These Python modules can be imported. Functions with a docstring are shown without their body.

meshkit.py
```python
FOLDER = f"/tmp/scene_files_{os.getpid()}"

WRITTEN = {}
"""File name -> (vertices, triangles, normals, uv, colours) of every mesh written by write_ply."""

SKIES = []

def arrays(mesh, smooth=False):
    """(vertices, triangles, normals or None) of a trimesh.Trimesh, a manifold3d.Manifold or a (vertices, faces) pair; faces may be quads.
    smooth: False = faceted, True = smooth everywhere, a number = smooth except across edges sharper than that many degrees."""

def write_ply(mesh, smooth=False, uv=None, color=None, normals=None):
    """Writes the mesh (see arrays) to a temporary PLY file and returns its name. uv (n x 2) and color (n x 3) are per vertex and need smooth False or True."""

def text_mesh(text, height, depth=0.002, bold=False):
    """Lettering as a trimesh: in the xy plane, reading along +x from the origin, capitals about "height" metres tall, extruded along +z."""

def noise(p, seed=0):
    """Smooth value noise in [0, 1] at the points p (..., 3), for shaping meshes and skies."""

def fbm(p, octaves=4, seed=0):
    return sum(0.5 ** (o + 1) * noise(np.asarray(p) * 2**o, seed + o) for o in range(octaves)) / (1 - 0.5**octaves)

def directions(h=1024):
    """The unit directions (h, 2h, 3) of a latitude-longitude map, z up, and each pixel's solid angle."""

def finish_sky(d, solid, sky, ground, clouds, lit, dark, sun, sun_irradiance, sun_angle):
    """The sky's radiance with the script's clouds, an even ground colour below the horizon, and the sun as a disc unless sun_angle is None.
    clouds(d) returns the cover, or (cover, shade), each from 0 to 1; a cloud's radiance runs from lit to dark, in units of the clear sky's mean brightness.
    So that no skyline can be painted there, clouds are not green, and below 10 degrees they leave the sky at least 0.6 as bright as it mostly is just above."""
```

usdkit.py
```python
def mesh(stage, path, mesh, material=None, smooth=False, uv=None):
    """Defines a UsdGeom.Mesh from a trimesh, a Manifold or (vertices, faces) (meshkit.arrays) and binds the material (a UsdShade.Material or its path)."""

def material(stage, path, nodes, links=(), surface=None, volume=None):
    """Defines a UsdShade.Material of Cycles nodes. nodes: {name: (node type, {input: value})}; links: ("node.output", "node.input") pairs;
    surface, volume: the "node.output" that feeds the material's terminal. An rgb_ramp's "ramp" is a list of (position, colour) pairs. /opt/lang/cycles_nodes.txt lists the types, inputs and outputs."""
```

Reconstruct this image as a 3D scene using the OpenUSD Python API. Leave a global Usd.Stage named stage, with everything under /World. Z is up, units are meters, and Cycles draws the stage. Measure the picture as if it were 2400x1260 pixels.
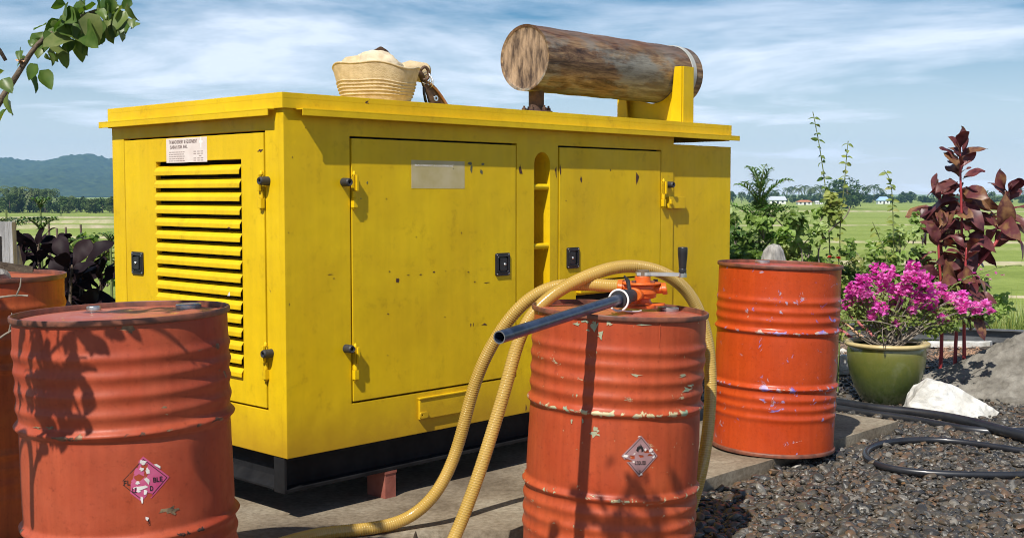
import math, random
import numpy as np
import trimesh
import usdkit, meshkit
from shapely.geometry import Polygon, box as sbox, Point
from shapely import affinity
from pxr import Usd, UsdGeom, UsdLux, UsdShade, Gf, Sdf, Vt

rng = np.random.default_rng(7)
random.seed(7)
stage = Usd.Stage.CreateInMemory()
UsdGeom.SetStageUpAxis(stage, UsdGeom.Tokens.z)
UsdGeom.SetStageMetersPerUnit(stage, 1.0)
UsdGeom.Xform.Define(stage, '/World')
UsdGeom.Scope.Define(stage, '/World/Looks')

# ------------------------------------------------------------------ camera, sky, sun, exposure
EYE, PITCH, FPX = 1.21, 0.0625, 2800.0
EXPOSURE = 0.36
SKY_STRENGTH, SUN_INTENSITY = 0.062, 1.25
SUN = np.array([-0.422, -0.978, 1.28]); SUN /= np.linalg.norm(SUN)
CLOUD_COLOUR, CLOUD_AT = (13.6, 14.6, 16.6), (0.3, 0.0, 0.0)

cam = UsdGeom.Camera.Define(stage, '/World/camera')
cam.AddTranslateOp().Set(Gf.Vec3d(0, 0, EYE))
cam.AddRotateXYZOp().Set(Gf.Vec3f(90 - math.degrees(PITCH), 0, 0))
cam.CreateHorizontalApertureAttr(36.0)
cam.CreateVerticalApertureAttr(36.0 * 537 / 1024)
cam.CreateFocalLengthAttr(36.0 * FPX / 2400)
cam.CreateClippingRangeAttr(Gf.Vec2f(0.05, 20000))
cam.CreateExposureAttr(EXPOSURE)

sun = UsdLux.DistantLight.Define(stage, '/World/sun')
sun.CreateIntensityAttr(SUN_INTENSITY)
sun.CreateAngleAttr(0.5)
sun.CreateNormalizeAttr(True)
sun.CreateColorAttr(Gf.Vec3f(1.0, 0.95, 0.87))
sun.AddRotateXYZOp().Set(Gf.Vec3f(math.degrees(math.acos(SUN[2])), 0, math.degrees(math.asin(SUN[0] / math.hypot(SUN[0], SUN[1])))))

skymat = usdkit.material(stage, '/World/Looks/sky_look', {
    'co': ('texture_coordinate', {}),
    'sky': ('sky_texture', {'sky_type': 'single_scattering', 'sun_disc': False, 'sun_elevation': math.asin(SUN[2]), 'sun_rotation': math.atan2(SUN[0], SUN[1]),
                            'altitude': 0.0, 'air_density': 1.0, 'aerosol_density': 0.25, 'ozone_density': 2.5}),
    'sep': ('separate_xyz', {}), 'zc': ('math', {'math_type': 'maximum', 'value2': 0.0}), 'zo': ('math', {'math_type': 'add', 'value2': 0.10}),
    'px': ('math', {'math_type': 'divide'}), 'py': ('math', {'math_type': 'divide'}), 'cmb': ('combine_xyz', {'z': 0.0}),      # a flat, high cloud layer seen from below
    'map': ('mapping', {'scale': (0.62, 0.62, 1.0), 'rotation': (0.0, 0.0, 0.30), 'location': CLOUD_AT}),
    'n': ('noise_texture', {'scale': 1.0, 'detail': 7.0, 'roughness': 0.58, 'distortion': 0.35}),
    'r': ('rgb_ramp', {'ramp': [(0.40, (0.0, 0.0, 0.0)), (0.50, (0.45, 0.45, 0.45)), (0.60, (1.0, 1.0, 1.0))]}),
    'el': ('map_range', {'from_min': 0.0, 'from_max': 0.55, 'to_min': 1.0, 'to_max': 0.25, 'clamp': True}), 'ce': ('math', {'math_type': 'multiply'}),
    'hz': ('map_range', {'from_min': 0.0, 'from_max': 0.14, 'to_min': 0.75, 'to_max': 0.0, 'clamp': True}), 'mxx': ('math', {'math_type': 'maximum'}),
    'hs': ('hsv', {'saturation': 1.45, 'value': 1.0, 'fac': 1.0, 'hue': 0.5}), 'mx': ('mix_color', {'b': CLOUD_COLOUR, 'use_clamp': False}),
    'bg': ('background_shader', {'strength': SKY_STRENGTH})},
    [('co.generated', 'sep.vector'), ('sep.z', 'zc.value1'), ('zc.value', 'zo.value1'), ('sep.x', 'px.value1'), ('zo.value', 'px.value2'), ('sep.y', 'py.value1'), ('zo.value', 'py.value2'), ('px.value', 'cmb.x'), ('py.value', 'cmb.y'),
     ('cmb.vector', 'map.vector'), ('map.vector', 'n.vector'), ('n.fac', 'r.fac'), ('zc.value', 'el.value'), ('r.color', 'ce.value1'), ('el.result', 'ce.value2'), ('zc.value', 'hz.value'), ('ce.value', 'mxx.value1'), ('hz.result', 'mxx.value2'),
     ('mxx.value', 'mx.fac'), ('sky.color', 'hs.color'), ('hs.color', 'mx.a'), ('mx.result', 'bg.color')], surface='bg.background')
dome = UsdLux.DomeLight.Define(stage, '/World/sky')
UsdShade.MaterialBindingAPI.Apply(dome.GetPrim()).Bind(skymat)
dome.GetPrim().SetCustomDataByKey('kind', 'structure')
dome.GetPrim().SetCustomDataByKey('label', 'pale blue sky with thin streaks of white cloud')

# ------------------------------------------------------------------ helpers: picture rays (photograph pixels, 2400 wide) to places in the world
FW = np.array([0, math.cos(PITCH), -math.sin(PITCH)]); UPV = np.array([0, math.sin(PITCH), math.cos(PITCH)]); RT = np.array([1.0, 0, 0])
CAM = np.array([0, 0, EYE])
def ray(x, y): return FW + (x - 1200) / FPX * RT - (y - 630) / FPX * UPV
def on_z(x, y, z): r = ray(x, y); return CAM + r * (z - EYE) / r[2]
def on_d(x, y, d): r = ray(x, y); return CAM + r * d / r[1]
BOX0 = np.array([-0.8227, 4.3224]); YAW = 0.7585
BU = np.array([math.sin(YAW), math.cos(YAW)]); BV = np.array([-math.cos(YAW), math.sin(YAW)])
BDEG = math.degrees(math.atan2(BU[1], BU[0]))
def side(x, y, v=0.0):                     # (u, z) on the generator's long side
    r = ray(x, y); n = BV; t = (BOX0 @ n + v) / (r[:2] @ n); p = CAM + t * r
    return (p[:2] - BOX0) @ BU, p[2]
def front(x, y, u=0.0):                    # (v, z) on its louvred end
    r = ray(x, y); n = BU; t = (BOX0 @ n + u) / (r[:2] @ n); p = CAM + t * r
    return (p[:2] - BOX0) @ BV, p[2]

_names = {}
def numbered(path):
    k = _names.get(path, 0); _names[path] = k + 1
    return path if k == 0 else f'{path}_{k:03d}'
def data(p, label=None, cat=None, group=None, kind=None):
    for k, v in (('label', label), ('category', cat), ('group', group), ('kind', kind)):
        if v: p.SetCustomDataByKey(k, v)
    return p
def thing(name, label, cat, loc=(0, 0, 0), rotz=0.0, group=None, tilt=None):
    x = UsdGeom.Xform.Define(stage, numbered('/World/' + name))
    x.AddTranslateOp().Set(Gf.Vec3d(*map(float, loc)))
    if tilt is not None: x.AddRotateXYZOp().Set(Gf.Vec3f(*map(float, tilt)))
    elif rotz: x.AddRotateZOp().Set(float(rotz))
    data(x.GetPrim(), label, cat, group)
    return x.GetPrim()
def part(parent, name, mesh, mat, smooth=False, label=None, kind=None):
    path = numbered((str(parent.GetPath()) if parent is not None else '/World') + '/' + name)
    m = usdkit.mesh(stage, path, mesh, mat, smooth)
    m.CreateDoubleSidedAttr(True)
    return data(m.GetPrim(), label, None, None, kind)
def whole(name, mesh, mat, label, cat, group=None, smooth=False): return data(part(None, name, mesh, mat, smooth), label, cat, group)
def struct(name, mesh, mat, smooth=False, label=None): return data(part(None, name, mesh, mat, smooth), label, None, None, 'structure')
def copies(root, places, labels=None, group=None):
    for i, (loc, rz, sc) in enumerate(places):
        x = UsdGeom.Xform.Define(stage, numbered(str(root.GetPath())))
        x.GetPrim().GetReferences().AddInternalReference(root.GetPath())
        x.GetPrim().SetInstanceable(True)
        x.ClearXformOpOrder()
        x.AddTranslateOp().Set(Gf.Vec3d(*map(float, loc))); x.AddRotateZOp().Set(float(rz)); x.AddScaleOp().Set(Gf.Vec3f(*(float(s) for s in np.broadcast_to(sc, 3))))
        if labels: data(x.GetPrim(), labels[i])
        if group: data(x.GetPrim(), None, None, group)

cat_ = trimesh.util.concatenate
def bx(x0, x1, y0, y1, z0, z1):
    return trimesh.creation.box(bounds=[[min(x0, x1), min(y0, y1), min(z0, z1)], [max(x0, x1), max(y0, y1), max(z0, z1)]])
def ext(poly, h): return cat_([trimesh.creation.extrude_polygon(g, h, engine='earcut') for g in getattr(poly, 'geoms', [poly])])
def rect(x0, z0, x1, z1, r=0.0):
    b = sbox(min(x0, x1), min(z0, z1), max(x0, x1), max(z0, z1))
    return b.buffer(-r).buffer(r, 4) if r else b
def warp(m, f): m = m.copy(); m.vertices = f(np.array(m.vertices)); return m
def to_side(m, v0=0.0): return warp(m, lambda p: np.stack([p[:, 0], v0 - p[:, 2], p[:, 1]], 1))       # drawn in (u, z), rising out of the side
def to_front(m, u0=0.0): return warp(m, lambda p: np.stack([u0 - p[:, 2], -p[:, 0], p[:, 1]], 1))      # drawn in (-v, z), rising out of the end
def splate(poly, v0, h): return to_side(ext(poly, h), v0)
def fplate(poly, u0, h): return to_front(ext(poly, h), u0)
def grid_faces(nr, nc, wrap):
    f = []
    for i in range(nr - 1):
        for j in range(nc if wrap else nc - 1):
            a, b = i * nc + j, i * nc + (j + 1) % nc
            f += [(a, b, b + nc), (a, b + nc, a + nc)]
    return np.array(f)
def lathe(prof, n=48, cap0=False, cap1=False):
    prof = np.array(prof, float); a = np.arange(n) / n * 2 * np.pi
    v = np.stack([prof[:, None, 0] * np.cos(a), prof[:, None, 0] * np.sin(a), np.broadcast_to(prof[:, None, 1], (len(prof), n))], -1).reshape(-1, 3)
    f = grid_faces(len(prof), n, True)
    return trimesh.Trimesh(v, f, process=False)
def resample(path, step):
    path = np.array(path, float); d = np.r_[0, np.cumsum(np.linalg.norm(np.diff(path, axis=0), axis=1))]
    s = np.linspace(0, d[-1], max(2, int(d[-1] / step) + 1))
    return np.stack([np.interp(s, d, path[:, k]) for k in range(3)], 1)
def spline(pts, step=0.02):
    from scipy.interpolate import CubicSpline
    p = np.array(pts, float)
    if len(p) < 3: return resample(p, step)
    t = np.r_[0, np.cumsum(np.linalg.norm(np.diff(p, axis=0), axis=1) ** 0.6)]
    c = CubicSpline(t, p); return resample(c(np.linspace(0, t[-1], 40 * len(p))), step)
def frames(path):
    t = np.gradient(path, axis=0); t /= np.linalg.norm(t, axis=1, keepdims=True) + 1e-12
    n = np.cross(t[0], [0, 0, 1.0]); n = n / np.linalg.norm(n) if np.linalg.norm(n) > 1e-3 else np.array([1.0, 0, 0])
    N = [n]
    for i in range(1, len(path)):
        n = N[-1] - t[i] * (N[-1] @ t[i]); N.append(n / np.linalg.norm(n))
    N = np.array(N); return t, N, np.cross(t, N)
def tube(path, r, n=10, caps=True):
    path = np.array(path, float); t, N, B = frames(path); a = np.arange(n) / n * 2 * np.pi
    r = np.broadcast_to(np.asarray(r, float), (len(path),))
    v = (path[:, None] + r[:, None, None] * (np.cos(a)[None, :, None] * N[:, None] + np.sin(a)[None, :, None] * B[:, None])).reshape(-1, 3)
    f = grid_faces(len(path), n, True)
    if caps:
        k = len(v); v = np.vstack([v, path[0], path[-1]])
        f = np.vstack([f, [(k, (j + 1) % n, j) for j in range(n)], [(k + 1, k - n + j, k - n + (j + 1) % n) for j in range(n)]])
    return trimesh.Trimesh(v, f, process=False)
def cyl(p0, p1, r, n=20): return tube([p0, p1], r, n)
def rod(p0, p1, r0, r1=None, n=8): return tube(resample([p0, p1], 0.1) if False else [p0, p1], np.array([r0, r1 if r1 is not None else r0]), n)
def rotm(axis, deg): return trimesh.transformations.rotation_matrix(math.radians(deg), axis)

# ------------------------------------------------------------------ materials
L = '/World/Looks/'
def simple(name, c1, c2=None, rough=0.5, scale=8.0, detail=4.0, bump=0.0, bscale=None, spec=0.5, metallic=0.0, coat=0.0, stretch=None, lo=0.35, hi=0.65, bevel=0.0):
    c2 = c2 or c1
    nodes = {'g': ('geometry', {}), 'm': ('mapping', {'scale': stretch or (1, 1, 1)}), 'n': ('noise_texture', {'scale': scale, 'detail': detail, 'roughness': 0.6}),
             'r': ('rgb_ramp', {'ramp': [(lo, c1), (hi, c2)]}),
             'p': ('principled_bsdf', {'roughness': rough, 'specular_ior_level': spec, 'metallic': metallic, 'coat_weight': coat, 'coat_roughness': 0.15})}
    links = [('g.position', 'm.vector'), ('m.vector', 'n.vector'), ('n.fac', 'r.fac'), ('r.color', 'p.base_color')]
    if bevel: nodes['bv'] = ('bevel', {'radius': bevel, 'samples': 4})
    if bump:
        nodes['bn'] = ('noise_texture', {'scale': bscale or scale * 3, 'detail': 5.0, 'roughness': 0.6}); nodes['b'] = ('bump', {'strength': bump, 'distance': 0.01})
        links += [('m.vector', 'bn.vector'), ('bn.fac', 'b.height'), ('b.normal', 'p.normal')]
        if bevel: links.append(('bv.bevel', 'b.normal'))
    elif bevel: links.append(('bv.bevel', 'p.normal'))
    return usdkit.material(stage, L + name, nodes, links, surface='p.BSDF')
def by_random(name, colors, rough=0.6, trans=0.0, tcol=None, spec=0.4, vein=0.0, coat=0.0, bump=0.0, bscale=60.0, NOISY=0.9):
    """colour by object / instance random plus a position noise, for leaves and pebbles"""
    nodes = {'o': ('object_info', {}), 'g': ('geometry', {}), 'n': ('noise_texture', {'scale': 9.0 if not vein else vein, 'detail': 4.0}),
             'a': ('math', {'math_type': 'multiply_add', 'value2': NOISY, 'value3': -NOISY / 2}), 's': ('math', {'math_type': 'add'}), 'fr': ('math', {'math_type': 'pingpong', 'value2': 1.0}),
             'r': ('rgb_ramp', {'ramp': [(i / max(1, len(colors) - 1), c) for i, c in enumerate(colors)]}),
             'p': ('principled_bsdf', {'roughness': rough, 'specular_ior_level': spec, 'coat_weight': coat, 'coat_roughness': 0.2})}
    nodes['is'] = ('math', {'math_type': 'multiply_add', 'value2': 1.0}); links = [('g.random_per_island', 'is.value1'), ('o.random', 'is.value3'), ('g.position', 'n.vector'), ('n.fac', 'a.value1'), ('is.value', 's.value1'), ('a.value', 's.value2'), ('s.value', 'fr.value1'), ('fr.value', 'r.fac'), ('r.color', 'p.base_color')]
    out = 'p.BSDF'
    if bump:
        nodes['bn'] = ('noise_texture', {'scale': bscale, 'detail': 4.0}); nodes['b'] = ('bump', {'strength': bump, 'distance': 0.005})
        links += [('g.position', 'bn.vector'), ('bn.fac', 'b.height'), ('b.normal', 'p.normal')]
    if trans:
        nodes['t'] = ('translucent_bsdf', {}); nodes['mc'] = ('mix_closure', {'fac': trans})
        nodes['tm'] = ('mix_color', {'blend_type': 'multiply', 'fac': 1.0, 'b': tcol or (1.0, 1.0, 0.6)})
        links += [('r.color', 'tm.a'), ('tm.result', 't.color'), ('p.BSDF', 'mc.closure1'), ('t.BSDF', 'mc.closure2')]; out = 'mc.closure'
    return usdkit.material(stage, L + name, nodes, links, surface=out)

def painted(name, base, alt, chips, rough=0.38, chip_scale=7.0, chip_at=0.66, stretch=(1, 1, 1), wave=0.06, bevel=0.0, low=None, spec=0.5, streak=0.25):
    """worn sheet-metal paint: soft blotches, run marks, chips down to other colours, faint waviness"""
    nodes = {'g': ('geometry', {}),
        'n1': ('noise_texture', {'scale': 2.3, 'detail': 5.0, 'roughness': 0.6}), 'r1': ('rgb_ramp', {'ramp': [(0.3, base), (0.7, alt)]}),
        'ms': ('mapping', {'scale': (14, 14, 1.1)}), 'ns': ('noise_texture', {'scale': 2.0, 'detail': 4.0}), 'rs': ('rgb_ramp', {'ramp': [(0.35, (1 - streak,) * 3), (0.65, (1, 1, 1))]}),
        'mul': ('mix_color', {'blend_type': 'multiply', 'fac': 1.0}),
        'mc': ('mapping', {'scale': stretch}), 'nc': ('noise_texture', {'scale': chip_scale, 'detail': 9.0, 'roughness': 0.62, 'distortion': 0.6}),
        'rc': ('rgb_ramp', {'ramp': [(chip_at, (0, 0, 0)), (chip_at + 0.012, (1, 1, 1))]}),
        'ncc': ('noise_texture', {'scale': 23.0, 'detail': 3.0}), 'rcc': ('rgb_ramp', {'ramp': [(0.35 + 0.3 * i / max(1, len(chips) - 1), c) for i, c in enumerate(chips)]}),
        'mx': ('mix_color', {}), 'nm': ('noise_texture', {'scale': 11.0, 'detail': 10.0, 'roughness': 0.78}), 'rm': ('rgb_ramp', {'ramp': [(0.32, (0.70, 0.66, 0.6)), (0.44, (0.97, 0.96, 0.95)), (0.58, (1, 1, 1)), (0.70, (1.12, 1.13, 1.3))]}), 'mum': ('mix_color', {'blend_type': 'multiply', 'fac': 0.75, 'use_clamp': False}),
        'nr': ('noise_texture', {'scale': 5.0, 'detail': 6.0, 'roughness': 0.7}),
        'rr': ('map_range', {'from_min': 0.3, 'from_max': 0.7, 'to_min': rough - 0.1, 'to_max': rough + 0.17}),
        'nb': ('noise_texture', {'scale': 3.2, 'detail': 3.0}), 'bw': ('bump', {'strength': wave, 'distance': 0.2}),
        'bc': ('bump', {'strength': 0.5, 'distance': 0.0015, 'invert': True}),
        'p': ('principled_bsdf', {'specular_ior_level': spec})}
    links = [('g.position', 'n1.vector'), ('n1.fac', 'r1.fac'), ('g.position', 'ms.vector'), ('ms.vector', 'ns.vector'), ('ns.fac', 'rs.fac'), ('r1.color', 'mum.a'), ('g.position', 'nm.vector'), ('nm.fac', 'rm.fac'), ('rm.color', 'mum.b'), ('mum.result', 'mul.a'), ('rs.color', 'mul.b'),
        ('g.position', 'mc.vector'), ('mc.vector', 'nc.vector'), ('nc.fac', 'rc.fac'), ('g.position', 'ncc.vector'), ('ncc.fac', 'rcc.fac'),
        ('rc.color', 'mx.fac'), ('rcc.color', 'mx.b'), ('g.position', 'nr.vector'), ('nr.fac', 'rr.value'), ('rr.result', 'p.roughness'),
        ('g.position', 'nb.vector'), ('nb.fac', 'bw.height'), ('rc.color', 'bc.height'), ('bw.normal', 'bc.normal'), ('bc.normal', 'p.normal')]
    if low:                                 # splashed grime near the ground: (height, colour)
        nodes['sx'] = ('separate_xyz', {}); nodes['lz'] = ('math', {'math_type': 'multiply_add', 'value2': 0.22, 'value3': -0.11}); nodes['la'] = ('math', {'math_type': 'add'})
        nodes['lr'] = ('map_range', {'from_min': low[0], 'from_max': low[0] * 0.55, 'to_min': 0.0, 'to_max': 0.8, 'clamp': True}); nodes['lm'] = ('mix_color', {'b': low[1]})
        links += [('g.position', 'sx.vector'), ('nr.fac', 'lz.value1'), ('sx.z', 'la.value1'), ('lz.value', 'la.value2'), ('la.value', 'lr.value'), ('lr.result', 'lm.fac'), ('mul.result', 'lm.a'), ('lm.result', 'mx.a')]
    else: links.append(('mul.result', 'mx.a'))
    links.append(('mx.result', 'p.base_color'))
    if bevel: nodes['bv'] = ('bevel', {'radius': bevel, 'samples': 4}); links.append(('bv.bevel', 'bw.normal'))
    return usdkit.material(stage, L + name, nodes, links, surface='p.BSDF')

M = {}
YEL, YEL2 = (0.74, 0.505, 0.002), (0.64, 0.405, 0.002)
RUST = (0.075, 0.028, 0.014)
M['yellow'] = painted('yellow_paint', YEL, YEL2, [RUST, (0.05, 0.05, 0.055)], rough=0.5, spec=0.3, chip_scale=6.0, chip_at=0.735, wave=0.035, bevel=0.004, low=(0.44, (0.36, 0.20, 0.01)), streak=0.07)
M['yellow_roof'] = painted('yellow_roof_paint', YEL, YEL2, [RUST, (0.05, 0.05, 0.055)], rough=0.5, spec=0.3, chip_scale=16.0, chip_at=0.675, wave=0.035, bevel=0.004, streak=0.05)
M['black_steel'] = simple('black_steel_paint', (0.005, 0.005, 0.006), (0.016, 0.016, 0.017), rough=0.6, spec=0.15, scale=7, bump=0.15, bscale=40, bevel=0.003)
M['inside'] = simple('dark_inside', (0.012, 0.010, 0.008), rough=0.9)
M['black_plastic'] = simple('black_plastic', (0.012, 0.012, 0.013), (0.022, 0.022, 0.024), rough=0.35, scale=30, bevel=0.003)
M['rubber'] = simple('black_rubber', (0.018, 0.019, 0.022), (0.03, 0.03, 0.034), rough=0.55, scale=20)
M['chrome'] = simple('bright_metal', (0.75, 0.74, 0.72), rough=0.22, metallic=1.0)
M['aluminium'] = simple('cast_aluminium', (0.62, 0.61, 0.58), (0.75, 0.74, 0.7), rough=0.38, metallic=0.85, scale=20)
M['sticker'] = simple('faded_sticker', (0.66, 0.56, 0.50), (0.74, 0.66, 0.60), rough=0.45, scale=12)
M['grey_label'] = simple('grey_worn_label', (0.44, 0.36, 0.16), (0.52, 0.44, 0.25), rough=0.6, spec=0.2, scale=10)
M['ink'] = simple('faded_ink', (0.16, 0.11, 0.10), rough=0.6)
M['inkgrey'] = simple('pale_ink', (0.36, 0.28, 0.25), rough=0.6)
M['white'] = simple('white_print', (0.78, 0.74, 0.70), rough=0.5)
M['rust_chip'] = simple('bare_rust', (0.06, 0.022, 0.013), (0.10, 0.04, 0.02), rough=0.8, scale=30)
M['steel_chip'] = simple('bare_grey', (0.07, 0.075, 0.05), (0.16, 0.15, 0.07), rough=0.7, scale=30)
M['red_block'] = simple('red_oxide_block', (0.22, 0.06, 0.04), (0.30, 0.10, 0.07), rough=0.7, scale=14, bump=0.2)

# ------------------------------------------------------------------ ground: rice fields, yard, gravel bed, concrete
FIELD_Z, GRAVEL_Z = -2.5, -0.055
Ug, Vg = BU, BV
def bw(u, v, z=0.0): q = BOX0 + BU * u + BV * v; return np.array([q[0], q[1], z])

nodes = {'g': ('geometry', {}), 'm': ('mapping', {'scale': (0.02, 0.07, 1)}), 'n': ('noise_texture', {'scale': 1.0, 'detail': 6.0, 'roughness': 0.65}),
         'r': ('rgb_ramp', {'ramp': [(0.36, (0.20, 0.255, 0.05)), (0.52, (0.255, 0.315, 0.07)), (0.66, (0.32, 0.345, 0.12))]}),
         'm2': ('mapping', {'scale': (1.0, 2.2, 1)}), 'n2': ('noise_texture', {'scale': 1.3, 'detail': 8.0, 'roughness': 0.75}), 'r2': ('rgb_ramp', {'ramp': [(0.33, (0.58, 0.64, 0.5)), (0.5, (0.95, 0.97, 0.9)), (0.66, (1.2, 1.12, 1.3))]}),
         'mu': ('mix_color', {'blend_type': 'multiply', 'fac': 1.0}), 'b': ('bump', {'strength': 0.5, 'distance': 0.3}), 'p': ('principled_bsdf', {'roughness': 0.85, 'specular_ior_level': 0.15})}
M['paddy'] = usdkit.material(stage, L + 'young_rice', nodes, [('g.position', 'm.vector'), ('m.vector', 'n.vector'), ('n.fac', 'r.fac'), ('g.position', 'm2.vector'), ('m2.vector', 'n2.vector'), ('n2.fac', 'r2.fac'),
    ('r.color', 'mu.a'), ('r2.color', 'mu.b'), ('mu.result', 'p.base_color'), ('n2.fac', 'b.height'), ('b.normal', 'p.normal')], surface='p.BSDF')
M['bund'] = simple('dry_bund', (0.20, 0.23, 0.07), (0.40, 0.34, 0.23), rough=0.9, scale=0.5, detail=8, bump=0.6, bscale=6)
M['soil'] = simple('dark_soil', (0.045, 0.034, 0.022), (0.09, 0.072, 0.05), rough=0.9, scale=6, detail=8, bump=0.6, bscale=40)
M['concrete'] = None
nodes = {'g': ('geometry', {}), 'n': ('noise_texture', {'scale': 1.7, 'detail': 9.0, 'roughness': 0.68}), 'r': ('rgb_ramp', {'ramp': [(0.36, (0.135, 0.105, 0.072)), (0.50, (0.215, 0.175, 0.125)), (0.63, (0.30, 0.26, 0.195))]}),
         'n2': ('noise_texture', {'scale': 45.0, 'detail': 6.0, 'roughness': 0.7}), 'r2': ('rgb_ramp', {'ramp': [(0.35, (0.68, 0.66, 0.62)), (0.6, (1.1, 1.1, 1.1))]}), 'mu': ('mix_color', {'blend_type': 'multiply', 'fac': 1.0}),
         'v': ('voronoi_texture', {'feature': 'distance_to_edge', 'scale': 1.1}), 'vr': ('rgb_ramp', {'ramp': [(0.0, (0.35, 0.33, 0.3)), (0.006, (1, 1, 1))]}), 'mu2': ('mix_color', {'blend_type': 'multiply', 'fac': 0.6}),
         'b': ('bump', {'strength': 0.55, 'distance': 0.006}), 'p': ('principled_bsdf', {'roughness': 0.85, 'specular_ior_level': 0.25})}
M['concrete'] = usdkit.material(stage, L + 'old_concrete', nodes, [('g.position', 'n.vector'), ('n.fac', 'r.fac'), ('g.position', 'n2.vector'), ('n2.fac', 'r2.fac'), ('r.color', 'mu.a'), ('r2.color', 'mu.b'),
    ('n.color', 'v.vector'), ('mu.result', 'p.base_color'), ('n2.fac', 'b.height'), ('b.normal', 'p.normal')], surface='p.BSDF')

# far field: one sheet to the horizon
struct('rice_field', bx(-6000, 6000, -6000, 9000, FIELD_Z - 0.5, FIELD_Z), M['paddy'])
# the yard: a raised bank of soil and gravel
gx = np.linspace(-30, 30, 121); gy = np.linspace(-20, 24, 111)
X, Y = np.meshgrid(gx, gy, indexing='ij')
edge = 10.4 + 0.5 * (meshkit.noise(np.stack([X * 0.6, Y * 0, X * 0], -1), 3) - 0.5) + 0.02 * X
t = np.clip((Y - edge) / 4.0, 0, 1); t = np.maximum(t, np.clip((np.abs(X) - 22) / 6, 0, 1)); t = t * t * (3 - 2 * t)
Z = -0.075 + 0.03 * (meshkit.fbm(np.stack([X, Y, 0 * X], -1) * 0.9, 4, 5) - 0.5) * (np.clip(Y - 7, 0, 2)) + t * (FIELD_Z - 0.3 + 0.075)
yard = trimesh.Trimesh(np.stack([X, Y, Z], -1).reshape(-1, 3), grid_faces(121, 111, False), process=False)
struct('yard', yard, M['soil'], True, 'raised dark soil yard round the generator')
# gravel bed: one sheet a little above the soil, on the right of the slab
gb = Polygon([bw(-6, -0.72)[:2], bw(3.44, -0.72)[:2], bw(3.44, 1.5)[:2], bw(6.6, 1.5)[:2], (7.5, 7.6), (6.0, 2.0), (3.0, -1.5), (-2, -3)])
M['gravel_base'] = by_random('gravel_base', [(0.05, 0.043, 0.033), (0.10, 0.085, 0.065), (0.035, 0.032, 0.028)], rough=0.6, bump=1.0, bscale=55.0, vein=30.0)
gmesh = ext(gb, 0.01); gmesh.apply_translation([0, 0, GRAVEL_Z - 0.012])
gravel_bed = struct('gravel_bed', gmesh, M['gravel_base'], label='bed of dark river gravel beside the slab')

# concrete slab under the generator, and the strip in front of it across a joint
def slab(poly, z0, z1, jit=0.006):
    p = poly.segmentize(0.05); c = np.array(p.exterior.coords)[:-1]
    c = c + jit * (np.stack([meshkit.fbm(np.c_[c * 6, np.zeros(len(c))], 3, 1), meshkit.fbm(np.c_[c * 6, np.ones(len(c)) * 9], 3, 2)], 1) - 0.5) * 2
    m = ext(Polygon(c), z1 - z0); m.apply_translation([0, 0, z0]); return m
jx = on_z(1240, 1242, 0)[1]
s_all = Polygon([bw(-3.0, -0.70)[:2], bw(3.44, -0.72)[:2], bw(3.46, 1.6)[:2], bw(-3.0, 1.6)[:2]])
s1 = s_all.intersection(sbox(-9, jx, 9, 20)).union(s_all.intersection(sbox(-9, -5, -0.35, 20)))
s2 = sbox(-0.335, 2.2, 0.92, jx - 0.018).intersection(sbox(-9, 0, 0.62, 9)).difference(s1.buffer(0.012))
struct('concrete_slab', slab(s1.buffer(0), -0.11, 0.0), M['concrete'], label='old concrete slab under the generator')
struct('concrete_apron', slab(s2.buffer(0), -0.11, -0.0485), M['concrete'], label='lower strip of concrete before the slab, across a dark joint')
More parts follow.
